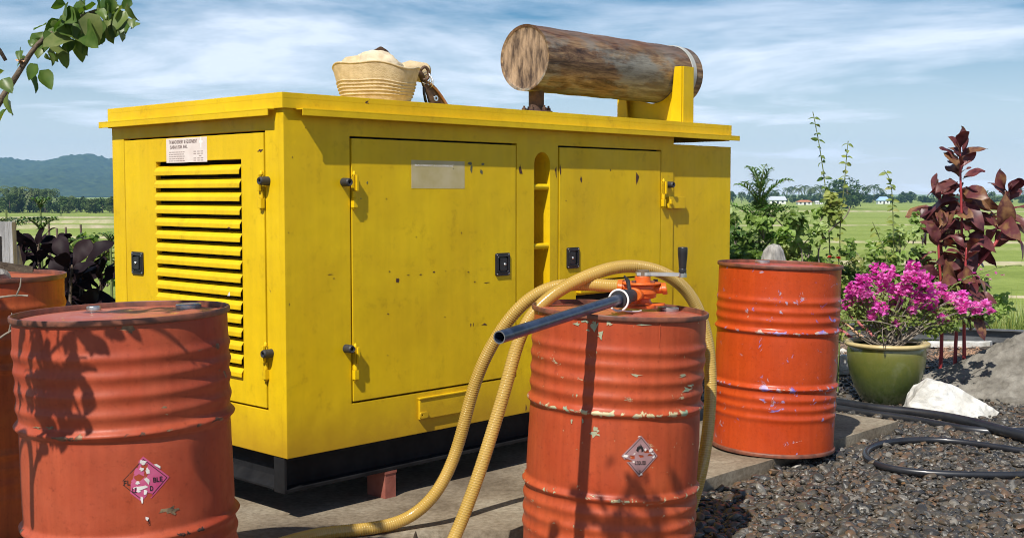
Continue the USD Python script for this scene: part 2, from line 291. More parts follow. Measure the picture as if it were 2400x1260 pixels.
struct('concrete_pad', slab(Point(-1.89, 4.1).buffer(0.42, 3), 0.002, 0.0545), M['concrete'], label='low concrete pad under the back drum')

# ------------------------------------------------------------------ the generator
H = lambda p: p[1]
ZB = 0.243; UE, W = 2.382, 1.242
roof_top = side(1190, 255, -0.012)[1]; roof_top = side(657, 215, -0.012)[1]
roof_low = side(690, 270, -0.035)[1]
gen = thing('generator', 'yellow steel generator cabinet with louvred end and rusty cylinder on its roof', 'generator', (BOX0[0], BOX0[1], 0), BDEG)
Y_ = M['yellow']
GAP = 0.008
def sq(*pts): return [side(*p) for p in pts]
# openings on the long side, measured on its plane
d1 = rect(side(819, 319)[0], side(819, 319)[1], side(1211, 886)[0], side(828, 945)[1])
a_, b_ = side(1308, 341), side(1550, 352)
d2 = rect(a_[0], a_[1], b_[0], side(1350, 662)[1])
st0, st1 = side(1252, 440), side(1289, 440)
sr = (st1[0] - st0[0]) / 2; stop_ = side(1270, 357)[1]
step = sbox(st0[0], 0.50, st1[0], stop_ - sr).union(Point((st0[0] + st1[0]) / 2, stop_ - sr).buffer(sr, 16))
vent = rect(side(1350, 690)[0], side(1350, 690)[1] - 0.09, side(1470, 690)[0], side(1350, 690)[1] - 0.004)
wall = sbox(0, ZB, UE, roof_top - 0.02).difference(d1).difference(d2).difference(step).difference(vent)
body = [to_side(ext(wall, 0.03), 0.03)]
# openings on the louvred end, drawn in (-v, z)
f0, f1, f2 = front(290, 326), front(621, 315), front(634, 962)
fd = rect(-f0[0], f0[1], -f1[0], f2[1])
fw_ = sbox(-W, ZB, 0.0, roof_top - 0.02).difference(fd)
body.append(warp(to_front(ext(fw_, 0.03), 0.03), lambda p: p + [0, 0.0, 0]))
body.append(bx(UE - 0.03, UE, 0.03, W, ZB, roof_top - 0.02)); body.append(bx(0.03, UE - 0.03, W - 0.03, W, ZB, roof_top - 0.02)); body.append(bx(0.03, UE - 0.03, 0.03, W - 0.03, ZB, ZB + 0.03))
# side and end walls meet butt to butt: the end wall starts behind the side wall
body[1] = trimesh.Trimesh(body[1].vertices, body[1].faces, process=False); bv_ = np.array(body[1].vertices); bv_[:, 1] = np.maximum(bv_[:, 1], 0.0305); body[1].vertices = bv_
BODY = part(gen, 'body', cat_(body), Y_)
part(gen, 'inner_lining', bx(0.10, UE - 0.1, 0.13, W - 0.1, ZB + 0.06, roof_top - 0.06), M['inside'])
for p_ in (d1, d2): part(gen, 'door_gap', to_side(ext(p_.buffer(0.02, join_style=2), 0.004), 0.036), M['inside'])
# roof tray with its turned-out lip, notched at the corner
UR = side(1715, 292, -0.012)[0]
lip_h = 0.026
roof_w = W + 0.012
tray = cat_([bx(-0.012, UR, -0.012, roof_w, roof_top - 0.02, roof_top), bx(-0.012, UR, -0.012, 0.0, roof_low + lip_h, roof_top - 0.02), bx(-0.012, UR, W, roof_w, roof_low, roof_top - 0.02),
             bx(-0.012, 0.0, 0.0, W, roof_low + lip_h, roof_top - 0.02), bx(UR - 0.012, UR, 0.0, W, roof_low, roof_top - 0.02)])
ROOF = part(gen, 'roof', tray, M['yellow_roof'])
def lip_strip(n, along0, along1, maker):
    return maker(along0, along1)
part(gen, 'roof_lip', cat_([bx(0.05, UR + 0.022, -0.050, 0.0, roof_low + lip_h - 0.004, roof_low + lip_h), bx(0.05, UR + 0.022, -0.050, -0.046, roof_low, roof_low + lip_h - 0.004)]), M['yellow_roof'])
part(gen, 'roof_lip', cat_([bx(-0.040, 0.0, 0.04, W + 0.04, roof_low + lip_h - 0.004, roof_low + lip_h), bx(-0.040, -0.036, 0.04, W + 0.04, roof_low, roof_low + lip_h - 0.004)]), M['yellow_roof'])
part(gen, 'roof_underside', bx(UE + 0.002, UR - 0.014, 0.002, W - 0.002, roof_low + 0.03, roof_low + 0.034), simple('pale_underside', (0.55, 0.55, 0.52), rough=0.6))
# rear cabinet, lower than the roof
rc = side(1713, 345, 0.006); 
REAR = part(gen, 'rear_cabinet', bx(UE + 0.003, rc[0], 0.006, W - 0.05, ZB + 0.02, rc[1]), Y_)
# louvred door with slats
l0, l1, l2 = front(366, 380), front(566, 378), front(577.7, 865)
lo = rect(-l0[0], l0[1], -l1[0], l2[1])
fdoor = part(gen, 'louvred_door', to_front(ext(fd.buffer(-GAP, join_style=2).difference(lo), 0.022), 0.02), Y_)
part(gen, 'door_gap', to_front(ext(fd.buffer(0.02, join_style=2).difference(lo.buffer(-0.002, join_style=2)), 0.004), 0.036), M['inside'])
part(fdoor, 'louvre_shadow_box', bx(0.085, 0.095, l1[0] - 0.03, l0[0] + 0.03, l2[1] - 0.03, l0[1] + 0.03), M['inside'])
NS = 16; pitch = (l0[1] - l2[1] - 0.024) / (NS - 1)
for i in range(NS):
    zt = l0[1] - 0.020 - i * pitch; zn = zt - pitch
    a = [(0.018, zt + 0.004), (-0.001, zt - 0.004), (-0.012, zt - 0.019), (-0.0125, zn + 0.0155), (-0.0105, zn + 0.0155), (-0.0095, zt - 0.019), (0.0, zt - 0.0065), (0.018, zt + 0.001)]
    pr = Polygon([(p[0], p[1]) for p in a]).buffer(0)
    m = ext(pr, l0[0] - l1[0] - 0.003)                     # (h, z, along)
    m = warp(m, lambda p: np.stack([p[:, 0], l1[0] + 0.0015 + p[:, 2], p[:, 1]], 1)); m.invert()
    part(fdoor, 'louvre_slat', m, Y_)
# company notice above the louvres
c0, c1 = front(391, 326), front(487, 379)
wS, hS = c0[0] - c1[0], c0[1] - c1[1]
def on_front(m, v, z, u): return to_front(warp(m, lambda p: p + [-v, z, 0]), u)
notice = part(fdoor, 'notice', fplate(rect(-c0[0], c0[1], -c1[0], c1[1]), -0.0021, 0.0012), M['sticker'], label='faded white paper notice with company lettering')
def line(txt, h, fx, fz, mat, width=None):
    m = meshkit.text_mesh(txt, h, 0.0004, True)
    if width: m.apply_scale([width / (m.bounds[1][0] - m.bounds[0][0]), 1, 1])
    return part(notice, 'lettering', on_front(m, c0[0] - fx * wS, c0[1] - fz * hS, -0.0034), mat)
line('TN MACHINERY & EQUIPMENT', 0.0135, 0.07, 0.22, M['ink'], wS * 0.70)
line('(SABAH) SDN. BHD.', 0.0125, 0.09, 0.42, M['ink'], wS * 0.44)
line('(xxxxxx)', 0.007, 0.60, 0.38, M['inkgrey'], wS * 0.13) if False else None
rows = []
for k in range(5):
    x = 0.07
    while x < 0.44:
        w_ = rng.uniform(0.03, 0.08); rows.append(rect(-c0[0] + x * wS, c0[1] - (0.55 + 0.09 * k) * hS, -c0[0] + min(x + w_, 0.46) * wS, c0[1] - (0.585 + 0.09 * k) * hS)); x += w_ + 0.012
    for x in ([0.68, 0.77, 0.85] if k != 2 else [0.81]): rows.append(rect(-c0[0] + x * wS, c0[1] - (0.55 + 0.09 * k) * hS, -c0[0] + (x + 0.06) * wS, c0[1] - (0.585 + 0.09 * k) * hS))
part(notice, 'small_print', cat_([fplate(r_, -0.0034, 0.0004) for r_ in rows]), M['inkgrey'], kind='stuff')
part(notice, 'emblem', cat_([fplate(affinity.translate(g, -c0[0] + 0.86 * wS, c0[1] - 0.2 * hS), -0.0034, 0.0005) for g in [sbox(-0.004, -0.022, 0.004, 0.02), sbox(-0.013, -0.004, -0.0041, 0.006), sbox(0.0041, -0.004, 0.013, 0.006)]]), M['white'])

# grey worn label on the first long-side door
doorA = part(gen, 'side_door', splate(d1.buffer(-GAP, join_style=2), 0.02, 0.022), Y_)
doorB = part(gen, 'side_door', splate(d2.buffer(-GAP, join_style=2), 0.02, 0.022), Y_)
g0, g1 = side(963, 375), side(1088, 442)
lab = part(doorA, 'label', splate(rect(g0[0], g0[1], g1[0], g1[1]), -0.0021, 0.0004), M['grey_label'], label='faded grey label with worn white lettering')
tx = meshkit.text_mesh('MACHINERY & EQUIPMENT', 0.010, 0.0004); tx.apply_scale([0.72 * (g1[0] - g0[0]) / (tx.bounds[1][0] - tx.bounds[0][0]), 0.8, 1])
# keep only the worn upper half of the letters
tx = tx.slice_plane([0, 0.004, 0], [0, 1, 0]) if False else tx
part(lab, 'worn_lettering', to_side(warp(tx, lambda p: p + [g0[0] + 0.06 * (g1[0] - g0[0]), g0[1] - 0.024, 0]), -0.0027), M['white'])
# latches
def latch(door, place, w, h, flip):
    """place(mesh) puts a latch drawn round the origin, rising along +z, on its panel"""
    outer = rect(-w / 2, -h / 2, w / 2, h / 2, 0.008); inner = rect(-w * 0.34, -h * 0.34, w * 0.34, h * 0.34, 0.006)
    pl = cat_([ext(outer.difference(inner), 0.006), ext(inner.buffer(0.003).difference(inner), 0.009), ext(inner, 0.001)])
    p = part(door, 'latch_plate', place(pl), M['black_plastic'], label='black recessed paddle latch')
    part(door, 'latch_paddle', place(warp(ext(affinity.translate(rect(-w * 0.26, -h * 0.27, w * 0.22, h * 0.27, 0.004), flip * w * 0.06, 0), 0.006), lambda q: q + [0, 0, 0.0012])), M['black_plastic'])
    part(door, 'latch_lock', place(warp(lathe([(0.0001, 0.0125), (0.005, 0.012), (0.0065, 0.010), (0.0065, 0.006)], 16), lambda q: q + [flip * w * 0.1, 0, 0])), M['chrome'])
    for sx in (-1, 1):
        for sz in (-1, 1):
            part(door, 'latch_screw', place(warp(lathe([(0.0001, 0.0085), (0.003, 0.008), (0.0037, 0.006)], 10), lambda q: q + [sx * w * 0.41, sz * h * 0.42, 0])), M['chrome'])
def place_side(x, y, v=-0.002):
    u, z = side(x, y); return lambda m: to_side(warp(m, lambda p: p + [u, z, 0]), v)
def place_front(x, y, u=-0.002):
    v, z = front(x, y); return lambda m: to_front(warp(m, lambda p: p + [-v, z, 0]), u)
latch(fdoor, place_front(325, 616), 0.093, 0.095, -1)
latch(doorA, place_side(1176, 619), 0.087, 0.098, 1)
latch(doorB, place_side(1341, 604), 0.086, 0.096, -1)
# hinges: barrel halves, standing flaps, and the rubber door stops beside them
def hinge(door, place, s):
    part(gen, 'hinge', place(cat_([bx(-0.008, 0.008, -0.003, 0.058, 0.0, 0.016), bx(0.004 * s - 0.005, 0.004 * s + 0.005, -0.003, 0.058, 0.016, 0.026), bx(-0.010, 0.010, -0.066, -0.030, 0.0, 0.018), warp(lathe([(0.0001, -0.075), (0.007, -0.072), (0.009, -0.03), (0.009, 0.05), (0.006, 0.068), (0.0001, 0.075)], 12), lambda p: np.stack([p[:, 0], p[:, 2], p[:, 1] + 0.008], 1))])), Y_)
def stopper(place):
    part(gen, 'door_stop', place(lathe([(0.0001, 0.030), (0.006, 0.030), (0.0065, 0.038), (0.0125, 0.040), (0.0155, 0.034), (0.0165, 0.0), (0.0001, 0.0)], 20)), M['rubber'])
for (x, y) in ((827, 446), (830, 848)): hinge(doorA, place_side(x, y, 0.0), 1)
hinge(doorB, place_side(1552, 453, 0.0), 1)
for (x, y) in ((617, 446), (627, 846)): hinge(fdoor, place_front(x, y, 0.0), 1)
for (x, y) in ((805, 427), (811, 816)): stopper(place_side(x, y, 0.0))
stopper(place_side(1564, 433, 0.0))
for (x, y) in ((628, 424), (636, 827)): stopper(place_front(x, y, 0.0))
# rounded step recess with rungs
inner = step.buffer(0.012, join_style=2)
liner = cat_([to_side(ext(inner.difference(step.buffer(0.0005)), 0.075), 0.105), to_side(ext(inner, 0.004), 0.110)])
part(gen, 'step_recess', liner, Y_)
for (x, y) in ((1271, 438), (1271, 577), (1271, 712)):
    u, z = side(x, y); part(gen, 'rung', tube([[st0[0] - 0.002, 0.018, z], [st1[0] + 0.002, 0.018, z]], 0.0135, 14), Y_, 40)
# hasp across the seam to the rear cabinet
h0 = side(1562, 461); h1 = side(1600, 488)
part(gen, 'hasp', cat_([splate(rect(h0[0], h0[1], h1[0], h1[1], 0.006), -0.004, 0.014), splate(rect(h0[0] + 0.004, (h0[1] + h1[1]) / 2 - 0.008, h0[0] + 0.016, (h0[1] + h1[1]) / 2 + 0.014, 0.003), -0.018, 0.010)]), Y_)
# awning lip and vent under the second door
v0 = side(1350, 686); v1 = side(1472, 690)
part(gen, 'vent_lip', splate(rect(v0[0], v0[1] + 0.016, v1[0], v0[1]), 0.0, 0.03), Y_)
part(gen, 'vent_recess', to_side(ext(vent.buffer(0.01, join_style=2), 0.004), 0.06), M['inside'])
# filler flap low on the side
q0, q1 = side(980, 935), side(1088, 922); q2 = side(980, 982)
flap = part(gen, 'filler_flap', cat_([splate(rect(q0[0], q0[1], q1[0] + 0.01, q2[1]), 0.0, 0.012), splate(rect(q0[0] - 0.003, q0[1] + 0.006, q1[0] + 0.013, q0[1] + 0.0005), 0.0, 0.016)]), Y_)
t0 = side(978, 972); part(flap, 'tab', splate(rect(t0[0], t0[1] + 0.012, t0[0] + 0.045, t0[1] - 0.014, 0.009).difference(Point(t0[0] + 0.012, t0[1]).buffer(0.004)), -0.0125, 0.006), Y_)
# skid: channel beams under the cabinet
def channel(x0, x1, axis):
    web, fl = 0.075, 0.020
    if axis == 'u': return cat_([bx(x0, x1, web, web + 0.01, 0.122, ZB - 0.014), bx(x0, x1, fl, web + 0.01, 0.110, 0.122), bx(x0, x1, fl, web + 0.01, ZB - 0.014, ZB - 0.002)])
part(gen, 'skid_beam', channel(0.012, UE + 0.38, 'u'), M['black_steel'])
part(gen, 'skid_beam', warp(channel(0.012, UE + 0.38, 'u'), lambda p: p * [1, -1, 1] + [0, W, 0]), M['black_steel'])
sk = Polygon([(0.012, 0.110), (0.012, 0.118), (0.050, 0.150), (0.060, 0.19), (0.060, ZB - 0.002), (0.072, ZB - 0.002), (0.072, 0.110)])
m = ext(sk, W - 0.17 - 0.004); m = warp(m, lambda p: np.stack([p[:, 0], p[:, 2] + 0.085 + 0.002, p[:, 1]], 1)); m.invert()
part(gen, 'skid_beam', m, M['black_steel'])
part(gen, 'skid_end_plate', bx(0.001, 0.0115, 0.020, 0.085, 0.108, ZB - 0.004), M['black_steel'])
part(gen, 'belly_pan', bx(0.09, UE + 0.36, 0.09, W - 0.09, ZB - 0.06, ZB - 0.05), M['black_steel'])
# chips and scratches with outlines of their own
def blot(cx, cy, w, h, n=9, ang=0, rough=0.45):
    a = np.sort(rng.uniform(0, 2 * np.pi, n)); r = 1 + rough * rng.uniform(-1, 0.4, n)
    return affinity.translate(affinity.rotate(affinity.scale(Polygon(np.c_[np.cos(a) * r, np.sin(a) * r]).buffer(0), w / 2, h / 2, origin=(0, 0)), ang, origin=(0, 0)), cx, cy)
def chips(parent, spots, v0, mat, f=side, to=to_side):
    out = []
    for (x, y, w, h) in spots:
        c = f(x, y); s = f(x + 10, y)[0] - c[0]; sz = f(x, y - 10)[1] - c[1]
        cx = c[0] if to is to_side else -c[0]
        part(parent, 'paint_chip', to(ext(blot(cx, c[1], abs(s) / 10 * w, sz / 10 * h), 0.0006), v0), mat)
chips(doorA, [(1101, 384, 12, 9), (1104, 398, 6, 22), (1130, 385, 10, 6), (1127, 403, 8, 14), (1062, 395, 3, 5), (860, 428, 4, 7), (845, 465, 3, 4)], -0.0021, M['steel_chip'])
chips(doorA, [(931, 657, 10, 12), (955, 644, 8, 3), (985, 643, 7, 3), (1016, 637, 7, 4), (912, 636, 6, 3), (1044, 635, 4, 2), (1097, 637, 4, 3), (1112, 660, 4, 3), (1140, 662, 14, 2), (1080, 545, 4, 6), (1102, 761, 3, 12), (1109, 761, 2, 11), (1133, 760, 14, 8), (908, 735, 7, 3), (1042, 742, 3, 3), (908, 832, 3, 3), (975, 555, 3, 3), (905, 466, 3, 3)], -0.0021, M['rust_chip'])
chips(BODY, [(1220, 402, 9, 32), (1303, 402, 6, 28), (774, 643, 16, 2), (782, 652, 5, 2), (716, 300, 4, 3), (685, 368, 3, 4), (1233, 955, 3, 22), (676, 545, 3, 3), (678, 712, 2, 6)], -0.0002, M['rust_chip'])
chips(doorB, [(1493, 415, 11, 36), (1361, 422, 5, 20), (1312, 400, 5, 26), (1430, 398, 3, 6), (1326, 470, 3, 3)], -0.0021, M['rust_chip'])
chips(fdoor, [(612, 353, 11, 8), (607, 355, 6, 4)], -0.0021, M['rust_chip'], front, to_front)
chips(fdoor, [(544, 688, 5, 9), (542, 691, 4, 5)], -0.0125, M['white'], front, to_front)
chips(fdoor, [(544, 534, 10, 6)], -0.0125, M['rust_chip'], front, to_front)

# rusty silencer lying along the roof on its outlet pipe and cradle
VM = 0.24
mc0 = side(1229, 135, VM); top0 = side(1229, 57, VM); bot0 = side(1222, 213, VM)
MR = (top0[1] - bot0[1]) / 2; MZ = (top0[1] + bot0[1]) / 2; MU0 = mc0[0]
MU1 = side(1592, 175, VM)[0]
nodes = {'g': ('geometry', {}), 'ro': ('mapping', {'rotation': (0, 0, -math.radians(BDEG))}), 'st': ('mapping', {'scale': (2.0, 14.0, 14.0)}), 'n': ('noise_texture', {'scale': 1.3, 'detail': 11.0, 'roughness': 0.74, 'distortion': 1.1}),
         'r': ('rgb_ramp', {'ramp': [(0.36, (0.045, 0.022, 0.013)), (0.44, (0.17, 0.092, 0.046)), (0.53, (0.31, 0.195, 0.095)), (0.66, (0.42, 0.31, 0.18))]}),
         'm2': ('mapping', {'scale': (1.5, 3.0, 3.0), 'location': (0.35, 0.0, 0.0)}), 'n2': ('noise_texture', {'scale': 1.5, 'detail': 9.0, 'roughness': 0.68}), 'r2': ('rgb_ramp', {'ramp': [(0.47, (0, 0, 0)), (0.57, (0.85, 0.85, 0.85))]}),
         'n3': ('noise_texture', {'scale': 2.2, 'detail': 10.0, 'roughness': 0.75}), 'r3': ('rgb_ramp', {'ramp': [(0.42, (0.35, 0.30, 0.26)), (0.55, (1, 1, 1))]}), 'mm': ('mix_color', {'blend_type': 'multiply', 'fac': 0.8}),
         'sx': ('separate_xyz', {}), 'zn': ('math', {'math_type': 'multiply_add', 'value2': 0.16, 'value3': -0.08}), 'za': ('math', {'math_type': 'add'}), 'zr': ('map_range', {'from_min': MZ + 0.30 * MR, 'from_max': MZ + 0.8 * MR, 'to_min': 0.0, 'to_max': 0.70, 'clamp': True}),
         'grey': ('mix_color', {'b': (0.25, 0.25, 0.215)}), 'top': ('mix_color', {'b': (0.11, 0.045, 0.028)}),
         'b': ('bump', {'strength': 0.6, 'distance': 0.004}), 'p': ('principled_bsdf', {'roughness': 0.6, 'specular_ior_level': 0.45})}
M['rusty'] = usdkit.material(stage, L + 'rusty_shell', nodes, [('g.position', 'ro.vector'), ('ro.vector', 'st.vector'), ('st.vector', 'n.vector'), ('n.fac', 'r.fac'), ('ro.vector', 'm2.vector'), ('m2.vector', 'n2.vector'), ('n2.fac', 'r2.fac'), ('r.color', 'grey.a'), ('r2.color', 'grey.fac'),
    ('st.vector', 'n3.vector'), ('n3.fac', 'r3.fac'), ('grey.result', 'top.a'), ('g.position', 'sx.vector'), ('n3.fac', 'zn.value1'), ('sx.z', 'za.value1'), ('zn.value', 'za.value2'), ('za.value', 'zr.value'), ('zr.result', 'top.fac'), ('top.result', 'mm.a'), ('r3.color', 'mm.b'), ('mm.result', 'p.base_color'), ('n3.fac', 'b.height'), ('b.normal', 'p.normal')], surface='p.BSDF')
M['rusty_cap'] = simple('rusty_cap', (0.040, 0.021, 0.014), (0.36, 0.245, 0.155), rough=0.7, scale=3.2, detail=13, stretch=(11, 11, 3.0), bump=0.5, lo=0.36, hi=0.62)
M['rust_dark'] = simple('dark_rust', (0.035, 0.018, 0.012), (0.12, 0.06, 0.035), rough=0.8, scale=22, bump=0.4)
along = lambda m, v=VM, z=None: warp(m, lambda p: np.stack([p[:, 2], v + p[:, 0], (MZ if z is None else z) + p[:, 1]], 1))
shell = lathe([(MR - 0.012, MU0 + 0.004), (MR, MU0), (MR, MU0 + 0.02), (MR - 0.001, MU0 + 0.06)] + [(MR - 0.001 + 0.0012 * math.sin(k * 1.3), MU0 + 0.06 + (MU1 - MU0 - 0.12) * k / 24) for k in range(1, 25)] + [(MR, MU1 - 0.02), (MR, MU1), (MR - 0.012, MU1 - 0.004)], 72)
MUF = part(gen, 'silencer', along(shell), M['rusty'], 40, label='rusty brown steel cylinder lying along the roof')
part(MUF, 'end_cap', along(lathe([(0.0001, MU0 + 0.012), (MR * 0.5, MU0 + 0.011), (MR * 0.85, MU0 + 0.010), (MR - 0.011, MU0 + 0.005)], 72)), M['rusty_cap'], True, label='streaky rusted round end cap')
part(MUF, 'end_cap', along(lathe([(MR - 0.011, MU1 - 0.005), (MR * 0.5, MU1 - 0.011), (0.0001, MU1 - 0.012)], 72)), M['rusty_cap'], True)
part(MUF, 'band', along(lathe([(MR + 0.0005, -0.018), (MR + 0.004, -0.017), (MR + 0.004, 0.017), (MR + 0.0005, 0.018)], 72)).apply_translation([side(1600, 140, VM - MR * 0.5)[0] , 0, 0]), simple('grey_band', (0.33, 0.34, 0.31), (0.45, 0.45, 0.42), rough=0.5))
pu = side(1257, 230, VM)[0]
part(MUF, 'outlet_pipe', warp(lathe([(0.036, roof_top + 0.012), (0.036, MZ - MR * 0.9)], 28), lambda p: p + [pu, VM, 0]), M['rust_dark'], 40)
part(MUF, 'flange', warp(lathe([(0.03, roof_top + 0.024), (0.075, roof_top + 0.024), (0.077, roof_top + 0.022), (0.077, roof_top + 0.010), (0.03, roof_top + 0.010)], 28), lambda p: p + [pu, VM, 0]), M['rust_dark'], 30)
part(MUF, 'flange_seat', warp(lathe([(0.02, roof_top + 0.010), (0.105, roof_top + 0.010), (0.105, roof_top - 0.001)], 36), lambda p: p + [pu + 0.02, VM - 0.01, 0]), Y_, 30)
for k in range(6):
    a = math.radians(60 * k + 22)
    hexa = warp(cat_([lathe([(0.0001, 0.016), (0.010, 0.016), (0.011, 0.014), (0.011, 0.002)], 6), lathe([(0.0001, 0.026), (0.005, 0.025), (0.005, 0.015)], 8)]), lambda p: p + [pu + 0.058 * math.cos(a), VM + 0.058 * math.sin(a), roof_top + 0.0235])
    part(MUF, 'bolt', hexa, M['rust_dark'])
cu = side(1600, 270, 0.05)[0]
va, vb = 0.045, 2 * VM - 0.045
sad = sbox(va, roof_top + 0.001, vb, MZ + 0.01).difference(Point(VM, MZ).buffer(MR + 0.003, 32))
toU = lambda m, u0: warp(m, lambda p: np.stack([u0 - p[:, 2], p[:, 0], p[:, 1]], 1))
m = toU(ext(sad, 0.008), cu + 0.008); m.invert(); CR = part(gen, 'cradle', m, Y_, label='yellow saddle plate carrying the rusty cylinder')
for s_, e_ in ((1, va), (-1, vb)):
    pl = Polygon([(e_ - s_ * 0.012, roof_top + 0.001), (e_ + s_ * 0.060, roof_top + 0.001), (e_ + s_ * 0.034, MZ + 0.0), (e_ + s_ * 0.030, MZ + 0.02), (e_ - s_ * 0.012, MZ + 0.02)]).difference(Point(VM, MZ).buffer(MR + 0.005, 32))
    m = toU(ext(pl, 0.008), cu - 0.03); m.invert(); part(CR, 'upright', m, Y_)
    part(CR, 'gusset', bx(cu - 0.03, cu + 0.06, e_ - s_ * 0.020, e_ - s_ * 0.0125, roof_top + 0.001, MZ + 0.02), Y_)

# red oxide blocks the skid rests on
for u, lab_ in ((0.515, 'red painted steel block under the skid beam, nearest the yellow hose'), (2.2, None)):
    if lab_ is None: continue
    c = bw(u, 0.035)
    b = thing('support_block', lab_, 'block', c, BDEG)
    blk = ext(Polygon([(-0.034, 0), (0.034, 0), (0.026, 0.1095), (-0.026, 0.1095)]), 0.13); blk = warp(blk, lambda p: np.stack([p[:, 0], p[:, 2], p[:, 1]], 1)); blk.invert()
    blk = trimesh.Trimesh(*trimesh.remesh.subdivide(blk.vertices, blk.faces), process=False)
    part(b, 'block', warp(blk, lambda p: np.stack([p[:, 1] * 0.85 , p[:, 0] + 0.035, p[:, 2]], 1)), M['red_block']) if False else part(b, 'block', cat_([bx(-0.028, 0.028, -0.012, 0.10, 0.0, 0.1095)]), M['red_block'])
    part(b, 'top_weld', bx(-0.031, 0.031, -0.015, 0.10, 0.099, 0.1092), M['red_block'])

# ------------------------------------------------------------------ oil drums
def wear_material(name, base, alt, chips_, rough, at, scale, streak, stretch=(1, 1, 1), gain=0.16, topcol=None):
    """drum paint whose chips gather where the primvar wear (rolled hoops, rims, bands) is high"""
    nodes = {'g': ('geometry', {}), 'w': ('attribute', {'attribute': 'wear'}),
        'n1': ('noise_texture', {'scale': 3.0, 'detail': 6.0, 'roughness': 0.62}), 'r1': ('rgb_ramp', {'ramp': [(0.32, base), (0.68, alt)]}),
        'ms': ('mapping', {'scale': (26, 26, 1.6)}), 'ns': ('noise_texture', {'scale': 1.6, 'detail': 5.0, 'roughness': 0.6}), 'rs': ('rgb_ramp', {'ramp': [(0.34, (1 - streak,) * 3), (0.6, (1, 1, 1)), (0.72, (1 + streak * 0.6,) * 3)]}), 'mul': ('mix_color', {'blend_type': 'multiply', 'fac': 1.0}),
        'mc': ('mapping', {'scale': stretch}), 'nc': ('noise_texture', {'scale': scale, 'detail': 10.0, 'roughness': 0.66, 'distortion': 0.9}), 'wa': ('math', {'math_type': 'multiply_add', 'value2': gain}),
        'rc': ('rgb_ramp', {'ramp': [(at, (0, 0, 0)), (at + 0.015, (1, 1, 1))]}), 'ncc': ('noise_texture', {'scale': 17.0, 'detail': 4.0}),
        'rcc': ('rgb_ramp', {'ramp': [(0.36 + 0.28 * i / max(1, len(chips_) - 1), c) for i, c in enumerate(chips_)]}), 'mx': ('mix_color', {}),
        'mf': ('mapping', {'scale': (55, 55, 55)}), 'nf': ('noise_texture', {'scale': 1.0, 'detail': 6.0, 'roughness': 0.75}), 'rf': ('rgb_ramp', {'ramp': [(0.30, (0.72, 0.70, 0.68)), (0.45, (1, 1, 1)), (0.66, (1, 1, 1)), (0.74, (1.22, 1.25, 1.25))]}), 'mu2': ('mix_color', {'blend_type': 'multiply', 'fac': 1.0, 'use_clamp': False}),
        'nr': ('noise_texture', {'scale': 9.0, 'detail': 6.0, 'roughness': 0.7}), 'rr': ('map_range', {'from_min': 0.3, 'from_max': 0.7, 'to_min': rough - 0.10, 'to_max': rough + 0.2}),
        'bc': ('bump', {'strength': 0.6, 'distance': 0.0015, 'invert': True}), 'bb': ('bump', {'strength': 0.12, 'distance': 0.01}), 'p': ('principled_bsdf', {'specular_ior_level': 0.35})}
    links = [('g.position', 'n1.vector'), ('n1.fac', 'r1.fac'), ('g.position', 'ms.vector'), ('ms.vector', 'ns.vector'), ('ns.fac', 'rs.fac'), ('r1.color', 'mul.a'), ('rs.color', 'mul.b'),
        ('g.position', 'mc.vector'), ('mc.vector', 'nc.vector'), ('w.fac', 'wa.value1'), ('nc.fac', 'wa.value3'), ('wa.value', 'rc.fac'), ('g.position', 'ncc.vector'), ('ncc.fac', 'rcc.fac'),
        ('g.position', 'mf.vector'), ('mf.vector', 'nf.vector'), ('nf.fac', 'rf.fac'), ('mul.result', 'mu2.a'), ('rf.color', 'mu2.b'),
        ('mu2.result', 'mx.a'), ('rcc.color', 'mx.b'), ('rc.color', 'mx.fac'), ('mx.result', 'p.base_color'), ('g.position', 'nr.vector'), ('nr.fac', 'rr.value'), ('rr.result', 'p.roughness'),
        ('nr.fac', 'bb.height'), ('rc.color', 'bc.height'), ('bb.normal', 'bc.normal'), ('bc.normal', 'p.normal')]
    return usdkit.material(stage, L + name, nodes, links, surface='p.BSDF')
DARK, CREAM, GREEN, BLUE = (0.035, 0.02, 0.016), (0.50, 0.40, 0.22), (0.22, 0.30, 0.20), (0.10, 0.09, 0.42)
paint_left = wear_material('brick_red_drum', (0.30, 0.038, 0.013), (0.40, 0.080, 0.032), [DARK, (0.10, 0.05, 0.03), (0.28, 0.17, 0.09)], 0.46, 0.70, 9.0, 0.12, gain=0.20)
paint_mid = wear_material('orange_red_drum', (0.34, 0.043, 0.012), (0.43, 0.078, 0.024), [GREEN, CREAM, (0.40, 0.36, 0.24)], 0.42, 0.66, 20.0, 0.15, gain=0.14)
paint_right = wear_material('bright_orange_drum', (0.41, 0.045, 0.008), (0.47, 0.060, 0.010), [BLUE, (0.30, 0.22, 0.42), (0.45, 0.33, 0.25)], 0.30, 0.632, 18.0, 0.10, gain=0.12)
paint_back = wear_material('dull_red_drum', (0.34, 0.045, 0.016), (0.42, 0.10, 0.018), [DARK, (0.40, 0.22, 0.02)], 0.5, 0.66, 5.0, 0.25, gain=0.1)
lid_left = wear_material('brick_red_lid', (0.36, 0.075, 0.04), (0.46, 0.17, 0.11), [(0.55, 0.33, 0.03), (0.40, 0.22, 0.16)], 0.4, 0.62, 16.0, 0.1)
M['bung_ring'] = simple('zinc_ring', (0.42, 0.40, 0.36), (0.6, 0.58, 0.55), rough=0.35, metallic=0.9, scale=40)
M['rim_dark'] = simple('worn_dark_rim', (0.07, 0.03, 0.022), (0.24, 0.075, 0.04), rough=0.5, scale=16, detail=7)

